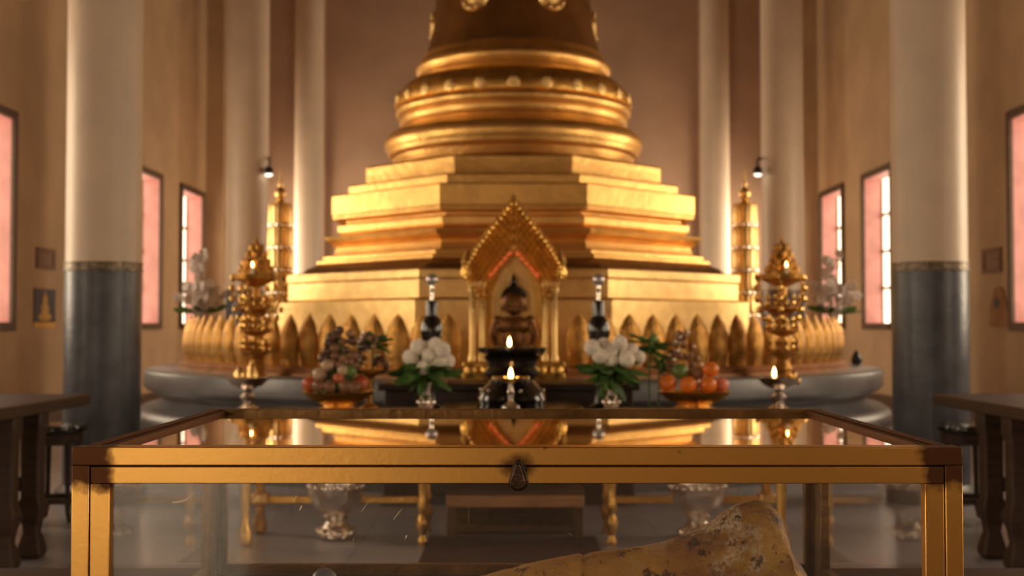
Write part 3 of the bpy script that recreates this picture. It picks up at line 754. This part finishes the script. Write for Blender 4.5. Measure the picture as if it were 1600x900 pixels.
for px, py in ((536, 560), (523, 556), (510, 549), (541, 547), (523, 544), (536, 534), (512, 537), (525, 524), (550, 532), (555, 571), (552, 556), (531, 570), (545, 566), (519, 566), (505, 560), (531, 516), (546, 521), (517, 528)):
    h = max(0, (592 - py)) / 90; fruit('longan', px, py, 6.60 - .11 * (1 - h * .7), .030 if rn.random() < .5 else .024, rn.choice(['brown', 'dark', 'tan', 'brown']), 'small round brown fruit on the upper slope of the left heap', 'fruit', 'small brown fruit heaped above the left bowl')
# right bowl
fruit('orange', 1043, 599, 6.50, .048, 'orange', 'orange at the left rim of the right bowl', 'orange')
fruit('orange', 1075, 601, 6.46, .047, 'orange', 'orange second from the left in the right bowl', 'orange')
fruit('orange', 1106, 601, 6.47, .047, 'orange', 'orange third from the left in the right bowl', 'orange')
fruit('fruit', 1127, 601, 6.54, .042, 'pink', 'pinkish fruit at the right rim of the right bowl', 'fruit')
fruit('orange', 1110, 577, 6.52, .045, 'orange', 'orange resting on top of the others in the right bowl', 'orange')
fruit('fruit', 1062, 580, 6.55, .044, 'green', 'green fruit above the oranges in the right bowl', 'fruit')
fruit('fruit', 1090, 583, 6.56, .038, 'tan', 'brown fruit behind the oranges in the right bowl', 'fruit')
fruit('fruit', 1082, 598, 6.62, .045, 'tan', 'tan fruit at the back of the right bowl', 'fruit')
# footed tray of dried fruit behind, on the table back edge
def cluster_tray(px, py, label):
    p = P(px, py, 6.72); t = thing('offering_stand', (p.x, 6.72, .69), label, 'offering stand')
    MB().lathe([(.05, 0), (.05, .01), (.015, .03), (.015, .16), (.04, .18), (.10, .20), (.105, .215), (.09, .212), (0, .20)], 28).build('pedestal_dish', GOLDD, t)
    rn = random.Random(int(px))
    for k in range(34):
        z = .215 + .20 * rn.random() ** 1.2; R = .095 * (1 - (z - .215) / .26)
        a = rn.uniform(0, 2 * PI)
        MB().ell((0, 0, 0), rn.uniform(.016, .022), 10, 8).build('dried_berry', FM[rn.choice(['brown', 'dark', 'tan', 'brown', 'tan'])], t, loc=(R * math.cos(a), R * math.sin(a), z))
    for k in range(9):
        z = .22 + .025 * k; a = rn.uniform(PI * 1.1, 2 * PI); R = .115 * (1 - (z - .215) / .3)
        MB().ell((0, 0, 0), .010, 8, 6).build('pearl', SILVER, t, loc=(R * math.cos(a), R * math.sin(a), z))
cluster_tray(1068, 560, 'footed gilt stand heaped with dark dried berries behind the oranges')
cluster_tray(577, 560, 'footed gilt stand of dark dried berries at the right of the left fruit heap')
def leafy(px, py, d, n, sp, label, seed, base_z=.69):
    rn = random.Random(seed); p = P(px, py, d)
    o = thing('leaf_spray', (p.x, d, base_z), label, 'foliage'); h = p.z - base_z
    MB().tube([(0, .02, 0), (0, .01, h * .6), (0, 0, h)], .006, 6).build('stem', LEAF, o)
    for k in range(n):
        a = rn.uniform(0, 2 * PI); L = rn.uniform(.7, 1.1) * sp; el = rad(rn.uniform(-30, 35))
        m = Matrix.Translation((0, 0, h + rn.uniform(-.03, .03))) @ Matrix.Rotation(a, 4, 'Z') @ Matrix.Rotation(-el, 4, 'Y') @ Matrix.Rotation(rn.uniform(-1, 1), 4, 'X')
        MB().ell((L * .55, 0, 0), (L * .5, L * .16, .005), 10, 8, M=m).build('leaf', LEAF, o)
    return o
leafy(582, 536, 6.76, 22, .11, 'dark green leaf spray standing behind the left fruit heap', 1)
leafy(1015, 540, 6.76, 26, .12, 'dark green leaf spray standing right of the right white flowers', 2)
leafy(1030, 577, 6.70, 14, .09, 'low green leaf sprig between the flower vase and the oranges', 3)

# flower vases: silver foot vase, foliage, round white blooms
def bloom_mb(r, seed):
    rn = random.Random(seed); mb = MB().ell((0, 0, 0), r * .80, 14, 10)
    for j in range(6):
        ph = -1.0 + j * .46; n = int(10 * math.cos(ph)) + 3
        for i in range(n):
            a = 2 * PI * (i + .5 * (j % 2)) / n
            m = Matrix.Rotation(a, 4, 'Z') @ Matrix.Rotation(-ph, 4, 'Y')
            mb.ell((r * .82, 0, 0), (r * .2, r * .26, r * .24), 7, 5, M=m)
    return mb
BLM = [bloom_mb(.045, 0).build('bloom_head', WHITE), bloom_mb(.040, 1).build('bloom_head', WHITE)]
def flowers(vx, vy, pts, label, side, fl_label):
    p = P(vx, vy, 6.56); t = thing('flower_vase', (p.x, 6.56, .69), label, 'vase', 'silver flower vases')
    vb = MB()
    vb.lathe([(.03, 0), (.04, .01), (.042, .02), (.02, .035), (.03, .05), (.034, .065), (.022, .085), (.026, .12), (.038, .15), (.034, .155), (.02, .12)], 24)
    for k in range(5):
        a = 2 * PI * k / 5 - .3; vb.ell((.034 * math.cos(a), .034 * math.sin(a), .045), .021, 12, 8)
    vb.build('vase_body', SILVER, t)
    fo = thing('foliage', (p.x, 6.56, .83), 'green leaves spreading under the %s bunch of white flowers' % side, 'foliage')
    rn = random.Random(int(vx))
    for k in range(80):
        a = rn.uniform(0, 2 * PI); L = rn.uniform(.08, .17) if k % 3 else rn.uniform(.13, .22); el = rad(rn.uniform(-65, 12) if k % 3 else rn.uniform(-20, 5))
        m = Matrix.Translation((0, 0, .06 + .04 * rn.random())) @ Matrix.Rotation(a, 4, 'Z') @ Matrix.Rotation(-el, 4, 'Y') @ Matrix.Rotation(rn.uniform(-1, 1), 4, 'X')
        MB().ell((L * .55, 0, 0), (L * .5, L * .15, .004), 10, 8, M=m).build('leaf', LEAF, fo)
    for i, (x, y) in enumerate(pts):
        q = P(x, y, 6.56 + rn.uniform(-.06, .03)); f = thing('white_flower', q, fl_label, 'flower', 'white blooms in the %s vase' % side)
        h = BLM[i % 2]; c = h.copy(); C.objects.link(c); c.parent = f; c.rotation_euler = (rn.uniform(0, 6), rn.uniform(0, 6), 0)
        b = Vector((p.x, 6.56, .80)) - q
        MB().tube([(0, 0, -.02), b * .5 + Vector((0, 0, -.03)), b], .004, 6).build('flower_stalk', LEAF, f)
z3 = lambda l, ox: [(ox + a / 3.6, 400 + b / 3.6) for a, b in l]
flowers(666, 620, z3([(735, 512), (830, 498), (690, 570), (795, 556), (765, 625), (850, 585), (895, 592), (775, 520), (870, 530), (740, 590), (815, 600)], 450), 'small silver vase holding round white flowers on the left', 'left', 'round white bloom in the bunch of the left vase')
flowers(955, 620, z3([(235, 515), (300, 500), (345, 535), (390, 485), (280, 560), (345, 585), (400, 525), (455, 530), (430, 580), (495, 572), (320, 545)], 860), 'small silver vase holding round white flowers on the right', 'right', 'round white bloom in the bunch of the right vase')
for h in BLM: bpy.data.objects.remove(h)

# tall dark bottles with a crystal ball
def bottle(px, label):
    p = P(px, 520, 6.75); t = thing('dark_bottle', (p.x, 6.74, .69), label, 'bottle', 'tall dark glass bottles beside the shrine')
    z = lambda y: P(800, y, 6.75).z - .69
    MB().lathe([(.045, 0), (.048, .01), (.03, .03), (.022, .10), (.03, .25), (.045, z(545)), (.062, z(520)), (.062, z(510)), (.046, z(499)), (.033, z(494)), (.034, z(475)), (.028, z(470)), (.012, z(469))], 32).build('bottle_body', BLACK, t)
    MB().lathe([(.010, z(470)), (.010, z(456)), (.016, z(454)), (.010, z(451)), (.012, z(446))], 14).build('silver_neck', SILVER, t)
    MB().ell((0, 0, z(437)), .034, 20, 14).build('crystal_ball', CRYSTAL, t)
bottle(675, 'tall dark bottle with silver neck and crystal ball, left of the shrine')
bottle(935, 'tall dark bottle with silver neck and crystal ball, right of the shrine')

# silver urns below the altar tables
def silver_urn(px, label):
    p = P(px, 830, 6.62); t = thing('silver_urn', (p.x, 6.62, 0), label, 'urn', 'silver repousse urns on the floor')
    for k in range(7):
        a = 2 * PI * k / 7 - PI / 2 + .25; MB().ell((0, 0, 0), (.034, .034, .030), 12, 8).build('foot_lobe', SILVER, t, loc=(.080 * math.cos(a), .080 * math.sin(a), .030))
    MB().lathe([(.095, .01), (.088, .045), (.062, .075), (.052, .09), (.066, .105), (.066, .12), (.058, .13)], 32).build('pedestal', SILVER, t)
    MB().lathe([(.055, .125), (.082, .14), (.112, .17), (.134, .215), (.146, .27), (.148, .33), (.135, .36), (.142, .385), (.155, .40), (.145, .40), (.12, .35)], 64, rib=(22, .05)).build('urn_bowl', SILVER, t)
    for k in range(20):
        a = 2 * PI * k / 20; MB().ell((0, 0, 0), .015, 10, 8).build('rim_bead', SILVER, t, loc=(.146 * math.cos(a), .146 * math.sin(a), .280))
silver_urn(525, 'silver ribbed urn on lobed feet under the left altar table')
silver_urn(1090, 'silver ribbed urn on lobed feet under the right altar table')

# ---------------------------------------------------------------- side tables and stools
def side_table(sx, label):
    t = thing('side_table', (sx * 2.27, 5.3, 0), label, 'table', 'heavy dark wooden side tables')
    S = lambda a, b: (min(sx * a, sx * b), max(sx * a, sx * b))
    a, b = S(0, 1.5); MB().box(a, b, 0, 1.27, .722, .78).build('table_top', WOOD, t, bevel=.008)
    a, b = S(.08, 1.42); MB().box(a, b, .40, .44, .60, .722).box(a, b, .72, .76, .60, .722).build('apron', WOOD, t, bevel=.004)
    prof = [(.045, 0), (.058, .03), (.052, .07), (.036, .13), (.042, .18), (.062, .24), (.058, .27), (.046, .30), (.046, .60), (.058, .64), (.058, .722)]
    for (lx, ly) in ((.10, .42), (.10, .74), (1.36, .42), (1.36, .74)):
        mb = MB(); vs = []; fs = []
        for r, z in prof:
            for x, y in ((-r, -r), (r, -r), (r, r), (-r, r)): vs.append((x, y, z))
        for j in range(len(prof) - 1):
            for i in range(4): k = (i + 1) % 4; fs.append((j * 4 + i, j * 4 + k, j * 4 + 4 + k, j * 4 + 4 + i))
        fs += [(3, 2, 1, 0), tuple(len(vs) - 4 + i for i in range(4))]
        mb.add(vs, fs).build('leg', WOOD, t, bevel=.01, smooth=30, loc=(sx * lx, ly, 0))
    a, b = S(.10, 1.36); MB().box(a, b, .39, .45, .33, .40).box(a, b, .71, .77, .33, .40).build('stretcher', WOOD, t, bevel=.008)
side_table(-1, 'heavy dark wooden table with carved legs at the left edge')
side_table(1, 'heavy dark wooden table with carved legs at the right edge')
def stool(x, y, label):
    t = thing('stool', (x, y, 0), label, 'stool', 'dark wooden stools behind the side tables')
    MB().lathe([(.15, .525), (.165, .53), (.17, .545), (.165, .565), (.14, .572), (0, .57)], 36).build('seat', BLACK, t)
    MB().lathe([(.13, .455), (.14, .46), (.14, .52), (.13, .525)], 36).build('seat_apron', WOOD, t)
    for k in range(4):
        a = PI / 4 + k * PI / 2; ca, sa = math.cos(a), math.sin(a)
        MB().tube([(.125 * ca, .125 * sa, .47), (.13 * ca, .13 * sa, .25), (.135 * ca, .135 * sa, .08), (.16 * ca, .16 * sa, .012)], [.018, .015, .015, .012], 10).build('leg', WOOD, t)
    MB().lathe([(.115, .12), (.145, .12), (.145, .15), (.115, .15), (.115, .12)], 36).build('foot_ring', WOOD, t)
stool(-2.66, 7.15, 'round dark stool in front of the near left column')
stool(-2.98, 6.80, 'round dark stool tucked behind the left table by the frame edge')
stool(2.66, 7.15, 'round dark stool in front of the near right column')
stool(2.98, 6.80, 'round dark stool tucked behind the right table by the frame edge')

# ---------------------------------------------------------------- display table and brass case
TZ = .655
tb = thing('display_table', (0, 1.75, 0), 'dark wooden table under the brass and glass display case', 'table')
MB().box(-1.45, 1.45, -.85, .75, TZ - .045, TZ).build('table_top', WOOD, tb, bevel=.005)
MB().box(-1.35, 1.35, -.75, -.72, TZ - .15, TZ - .045).box(-1.35, 1.35, .62, .65, TZ - .15, TZ - .045).build('apron', WOOD, tb, bevel=.003)
for x in (-1.33, 1.33):
    for y in (-.72, .62): MB().box(x - .04, x + .04, y - .04, y + .04, 0, TZ - .045).build('leg', WOOD, tb, bevel=.006)

def brass_mat():
    m = mat('aged_brass', (.84, .46, .12), 1, .36, .06, 4, .02, 140)
    nt = m.node_tree; N = nt.nodes.new; L = nt.links.new; b = nt.nodes['Principled BSDF']
    base = b.inputs['Base Color'].links[0].from_socket
    tc = N('ShaderNodeTexCoord'); sp = N('ShaderNodeSeparateXYZ'); L(tc.outputs['Object'], sp.inputs[0])
    nz = N('ShaderNodeTexNoise'); nz.inputs['Scale'].default_value = 45; nz.inputs['Detail'].default_value = 6; L(tc.outputs['Object'], nz.inputs['Vector'])
    def math_(op, a, bb, c=None):
        n = N('ShaderNodeMath'); n.operation = op
        for i, q in enumerate((a, bb) if c is None else (a, bb, c)):
            if q is None: continue
            if isinstance(q, (int, float)): n.inputs[i].default_value = q
            else: L(q, n.inputs[i])
        return n.outputs[0]
    ax = math_('ABSOLUTE', sp.outputs['X'], None)
    cx = math_('SUBTRACT', .5985, ax)                       # distance from the corner along x
    cz = math_('SUBTRACT', .331, sp.outputs['Z'])
    dist = math_('MAXIMUM', cx, math_('MULTIPLY', cz, .95))
    w1 = math_('MULTIPLY_ADD', nz.outputs['Fac'], .045, -.022)
    d1 = math_('ADD', dist, w1)
    mr = N('ShaderNodeMapRange'); mr.inputs['From Min'].default_value = .046; mr.inputs['From Max'].default_value = .062
    mr.inputs['To Min'].default_value = 1; mr.inputs['To Max'].default_value = 0; L(d1, mr.inputs['Value'])
    # tarnish round the latch
    lx = math_('MULTIPLY', sp.outputs['X'], sp.outputs['X']); lz0 = math_('SUBTRACT', sp.outputs['Z'], .306); lz = math_('MULTIPLY', lz0, lz0)
    rr = math_('SQRT', math_('ADD', math_('MULTIPLY', lx, .7), math_('MULTIPLY', lz, 1.6)), None); rr = math_('ADD', rr, math_('MULTIPLY', w1, .5))
    m2 = N('ShaderNodeMapRange'); m2.inputs['From Min'].default_value = .012; m2.inputs['From Max'].default_value = .026
    m2.inputs['To Min'].default_value = .85; m2.inputs['To Max'].default_value = 0; L(rr, m2.inputs['Value'])
    # scattered spots
    sn = N('ShaderNodeTexNoise'); sn.inputs['Scale'].default_value = 38; sn.inputs['Detail'].default_value = 3; L(tc.outputs['Object'], sn.inputs['Vector'])
    m3 = N('ShaderNodeMapRange'); m3.inputs['From Min'].default_value = .70; m3.inputs['From Max'].default_value = .76
    m3.inputs['To Min'].default_value = 0; m3.inputs['To Max'].default_value = .7; L(sn.outputs['Fac'], m3.inputs['Value'])
    mx = math_('MAXIMUM', math_('MAXIMUM', mr.outputs[0], m2.outputs[0]), m3.outputs[0])
    mix = N('ShaderNodeMix'); mix.data_type = 'RGBA'; L(mx, mix.inputs['Factor']); L(base, mix.inputs[6]); mix.inputs[7].default_value = (.13, .055, .025, 1)
    L(mix.outputs[2], b.inputs['Base Color'])
    ro = math_('MULTIPLY_ADD', mx, .18, .36); L(ro, b.inputs['Roughness'])
    return m
BRASS = brass_mat()
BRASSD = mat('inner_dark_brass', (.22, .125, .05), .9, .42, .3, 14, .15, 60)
GAP = mat('dark_gap', (.01, .006, .004), 0, .8)
CY0, CY1 = 1.64, 2.40; HX = .5985; CH = .331; CX = .007
DY = CY1 - CY0
dc = thing('display_case', (CX, CY0, TZ), 'large brass framed glass display case with a small latch on its front', 'display case')
T = .0245; TD = .0235
# outer frame: top bars, uprights, bottom bars
MB().box(-HX, HX, 0, .034, CH - T, CH).build('top_rail', BRASS, dc, bevel=.0012)
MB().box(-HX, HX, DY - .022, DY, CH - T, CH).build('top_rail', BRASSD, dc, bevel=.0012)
for sx in (-1, 1):
    a, b = sorted((sx * HX, sx * (HX - .034))); a2, b2 = sorted((sx * (HX - .010), sx * (HX - .020)))
    MB().box(a, b, .034, DY - .022, CH - T, CH - .003).build('top_rail', BRASS, dc, bevel=.0012)
    MB().box(a2, b2, .030, DY - .026, CH - .003, CH + .0005).build('side_bead', BRASS, dc, bevel=.001)
    a, b = sorted((sx * HX, sx * (HX - .0235)))
    MB().box(a, b, 0, .026, 0, CH - T).build('corner_post', BRASS, dc, bevel=.0012)
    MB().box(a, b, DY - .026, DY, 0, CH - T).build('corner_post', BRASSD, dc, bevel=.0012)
    # inner side frame, seen through the front glass
    a, b = sorted((sx * (HX - .003), sx * (HX - .020)))
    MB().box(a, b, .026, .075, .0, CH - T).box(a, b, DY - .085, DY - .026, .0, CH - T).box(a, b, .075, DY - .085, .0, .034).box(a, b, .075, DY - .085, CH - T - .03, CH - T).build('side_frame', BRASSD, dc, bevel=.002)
    a, b = sorted((sx * (HX - .010), sx * (HX - .013)))
    MB().box(a, b, .070, DY - .080, .03, CH - T - .025).build('side_pane', GLASS, dc)
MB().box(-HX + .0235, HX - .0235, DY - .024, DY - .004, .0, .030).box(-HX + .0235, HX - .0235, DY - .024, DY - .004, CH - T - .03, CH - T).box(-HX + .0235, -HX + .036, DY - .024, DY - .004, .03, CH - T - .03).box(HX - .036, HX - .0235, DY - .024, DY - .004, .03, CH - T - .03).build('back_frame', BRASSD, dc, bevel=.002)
MB().box(-HX + .034, HX - .034, DY - .016, DY - .013, .028, CH - T - .028).build('back_pane', GLASS, dc)
# front door frame with a narrow dark gap round it
X1 = HX - .0235 - .0018; Z1 = CH - T - .0018
MB().box(-HX + .0235, HX - .0235, .008, .018, .002, CH - T).box(-X1 + .02, X1 - .02, .004, .022, .03, Z1 - .0225 + .001) if False else None
fd = MB()
fd.box(-X1, X1, .0005, .018, Z1 - .0225, Z1).box(-X1, X1, .0005, .018, .003, .026)
fd.box(-X1, -X1 + .0255, .0005, .018, .026, Z1 - .0225).box(X1 - .0255, X1, .0005, .018, .026, Z1 - .0225)
door = fd.build('front_door', BRASS, dc, bevel=.0010)
MB().box(-HX + .0235, HX - .0235, .019, .022, Z1 - .01, CH - T).box(-HX + .0235, -HX + .034, .019, .022, .0, Z1 - .01).box(HX - .034, HX - .0235, .019, .022, .0, Z1 - .01).build('gap_seal', GAP, dc)
fp = MB().box(-X1 + .024, X1 - .024, .0105, .0135, .024, Z1 - .021).build('door_pane', GLASSF, door)
# scratches and specks on the door pane
sm = MB(); rs = random.Random(9)
def scr(px, py, dx, dy, r=.00030):
    p = P(px, py, CY0 + .010); q = P(px + dx, py + dy, CY0 + .010); k = (p + q) / 2 + Vector((0, 0, .0007))
    sm.tube([(v.x - CX, .0103, v.z - TZ) for v in (p, k, q)], [r * .4, r, r * .4], 5)
for s_ in ((459, 783, 6, -10, .0005), (468, 798, 4, -8, .0004), (565, 800, 10, -14, .0003), (615, 812, 14, -18, .0004), (633, 843, 3, -7, .0004), (551, 852, 2, -14, .0002), (732, 820, 1, -30, .00012), (895, 838, -8, -6, .0002)): scr(*s_)
pa = []
for i in range(15):
    a = rad(200 + i * 11) ; pa.append((285 + 22 * math.cos(-a) + 0, 768 + 18 * -math.sin(a) * 1.0))
arc_pts = [P(305 - 34 + 34 * math.cos(rad(t)), 762 + 23 * math.sin(rad(t)), CY0 + .010) for t in range(5, 100, 8)]
sm.tube([(v.x - CX, .0103, v.z - TZ) for v in arc_pts], [.0002 + .0005 * min(1, i / 6) for i in range(len(arc_pts))], 5)
for k in range(46):
    px, py = rs.uniform(180, 1440), rs.uniform(762, 892); p = P(px, py, CY0 + .01)
    sm.ell((p.x - CX, .0104, p.z - TZ), rs.uniform(.0002, .0005), 6, 5)
sm.build('scratches', mat('glass_scratch', (.85, .7, .55), .3, .3), fp)
MB().box(-HX + .033, HX - .033, .033, DY - .021, CH - .0125, CH - .0095).build('top_pane', GLASS, dc)
MB().box(-HX + .021, HX - .021, .023, DY - .025, .0, .010).build('case_floor', mat('brown_velvet', (.045, .025, .015), 0, .9, .2, 40), dc)
# latch: backplate, pear shaped turn
la = MB()
LX = P(809, 735, CY0).x - CX
plate = [(0, .0)]; out = []
for i in range(28):
    a = 2 * PI * i / 28; out.append((.0085 * math.cos(a), .0085 * math.sin(a)))
lt = MB().prism([(LX + .002 + x * 1.2, z * 1.1 + .302) for x, z in out], -.0025, 0).build('latch_plate', IRON, dc, bevel=.0006, smooth=30)
def pear(y0, s, dx, nm):
    pts = []
    for i in range(36):
        a = 2 * PI * i / 36; c_, s_ = math.cos(a), math.sin(a)
        r = .0125 * s * (1 - .30 * max(0, s_) ** .5)
        z = s_ * (.017 if s_ > 0 else .0115) * (1.55 if s_ > 0 else 1) * s
        pts.append((LX + dx + r * c_ * (.95), .2855 + z))
    return MB().prism(pts, y0, y0 + .004)
pear(-.0045, 1.12, .0008, 'b').build('latch_backing', IRON, lt, bevel=.0015, smooth=30)
pear(-.0095, .92, 0, 'a').build('latch_turn', mat('worn_bronze', (.085, .05, .033), .9, .38, .3, 60, .3, 200), lt, bevel=.0020, smooth=30)

# ---------------------------------------------------------------- relic in the case
def relic_mat():
    m = mat('relic_surface', (.55, .34, .10), .15, .36, 0, 12, 0)
    nt = m.node_tree; N = nt.nodes.new; L = nt.links.new; b = nt.nodes['Principled BSDF']
    tc = N('ShaderNodeTexCoord')
    def noise(s, d, rough=.6):
        n = N('ShaderNodeTexNoise'); n.inputs['Scale'].default_value = s; n.inputs['Detail'].default_value = d; n.inputs['Roughness'].default_value = rough
        L(tc.outputs['Object'], n.inputs['Vector']); return n.outputs['Fac']
    def ramp(src, p0, p1):
        r = N('ShaderNodeMapRange'); r.inputs['From Min'].default_value = p0; r.inputs['From Max'].default_value = p1; L(src, r.inputs['Value']); return r.outputs[0]
    def mix(f, a, bb):
        x = N('ShaderNodeMix'); x.data_type = 'RGBA'; L(f, x.inputs['Factor'])
        if isinstance(a, tuple): x.inputs[6].default_value = (*a, 1)
        else: L(a, x.inputs[6])
        if isinstance(bb, tuple): x.inputs[7].default_value = (*bb, 1)
        else: L(bb, x.inputs[7])
        return x.outputs[2]
    def mul(a, bb):
        x = N('ShaderNodeMath'); x.operation = 'MULTIPLY'; L(a, x.inputs[0]); L(bb, x.inputs[1]); return x.outputs[0]
    sp = N('ShaderNodeSeparateXYZ'); L(tc.outputs['Object'], sp.inputs[0])
    c = mix(ramp(noise(7, 5), .4, .62), (.62, .34, .055), (.40, .17, .04))
    head = ramp(sp.outputs['X'], .34, .46)
    c = mix(mul(head, ramp(noise(13, 6), .42, .58)), c, (.27, .105, .04))
    c = mix(mul(head, mul(ramp(noise(9, 3), .46, .54), ramp(noise(170, 3), .40, .55))), c, (.78, .66, .50))
    c = mix(mul(head, ramp(noise(10, 8, .75), .52, .60)), c, (.065, .035, .022))
    c = mix(ramp(noise(48, 6), .57, .64), c, (.10, .045, .02))
    L(c, b.inputs['Base Color'])
    bp = N('ShaderNodeBump'); bp.inputs['Strength'].default_value = .8; bp.inputs['Distance'].default_value = .008
    L(noise(90, 8, .7), bp.inputs['Height']); L(bp.outputs['Normal'], b.inputs['Normal'])
    return m
RD = 1.98
outl = [(640, 925), (700, 912), (760, 899), (800, 888), (860, 873), (888, 869), (900, 866), (912, 865), (940, 862), (1000, 855), (1040, 847), (1080, 833), (1110, 817), (1130, 802), (1150, 790), (1170, 783.5), (1188, 782), (1203, 787), (1213, 798), (1219, 815), (1222, 835), (1232, 857), (1250, 884), (1262, 902), (1285, 930), (1320, 965)]
z_floor = TZ + .0105
ox = P(640, 900, RD).x
rel = thing('relic_bone', (ox, RD, z_floor), 'long speckled golden brown bone relic lying inside the display case', 'relic')
rb_ = MB(); vs = []; fs = []; n_ = 32
pts = []
for i in range(len(outl) - 1):
    for k in range(4):
        t = k / 4; pts.append((outl[i][0] + (outl[i + 1][0] - outl[i][0]) * t, outl[i][1] + (outl[i + 1][1] - outl[i][1]) * t))
pts.append(outl[-1])
# smooth the top outline
for it in range(3):
    q = pts[:]; 
    for i in range(1, len(pts) - 1): q[i] = (pts[i][0], (pts[i - 1][1] + 2 * pts[i][1] + pts[i + 1][1]) / 4)
    pts = q
for i, (px, py) in enumerate(pts):
    p = P(px, py, RD); x = p.x - ox; top = max(.012, p.z - z_floor)
    s = px
    wdt = .045 + .020 * max(0, min(1, (s - 950) / 200)) + .02 * math.exp(-((s - 1190) / 60) ** 2)
    if s > 1262: wdt *= max(.25, 1 - (s - 1262) / 90)
    if s < 700: wdt *= max(.3, (s - 600) / 100)
    # cracks / growth rings across the shaft
    g_ = .0042 * (math.exp(-((s - 797) / 3.5) ** 2) + math.exp(-((s - 912) / 3.5) ** 2) + .7 * math.exp(-((s - 921) / 2.5) ** 2))
    for k in range(n_):
        a = 2 * PI * k / n_
        ca, sa = math.cos(a), math.sin(a)
        e = .85
        yy = (wdt - g_) * (abs(ca) ** e) * (1 if ca > 0 else -1)
        zz = top / 2 + (top / 2 - g_) * (abs(sa) ** e) * (1 if sa > 0 else -1)
        # ridge running down the near face towards the lower right
        sw = 0
        if s > 1000 and ca < 0: sw = .012 * math.exp(-((zz / top - .55 - .2 * math.sin(s / 60)) / .12) ** 2) * min(1, (s - 1000) / 100)
        vs.append((x, -yy * -1 - sw if ca < 0 else yy, max(0, zz)))
for i in range(len(pts) - 1):
    for k in range(n_):
        k2 = (k + 1) % n_; fs.append((i * n_ + k, (i + 1) * n_ + k, (i + 1) * n_ + k2, i * n_ + k2))
fs.append(tuple(range(n_))); fs.append(tuple((len(pts) - 1) * n_ + k for k in range(n_ - 1, -1, -1)))
rb_.add(vs, fs).build('bone_body', relic_mat(), rel, smooth=60)
kp = P(507, 908, 1.74)
pn = thing('polished_pin', (kp.x, 1.74, z_floor), 'small blue grey polished ball on a pin at the case front', 'ball')
MB().lathe([(.014, 0), (.014, .004), (.004, .008), (.0035, kp.z - z_floor - .015)], 16).build('pin', IRON, pn)
MB().ell((0, 0, kp.z - z_floor), .0185, 28, 20).build('ball', mat('blue_steel', (.26, .28, .35), .25, .32), pn)
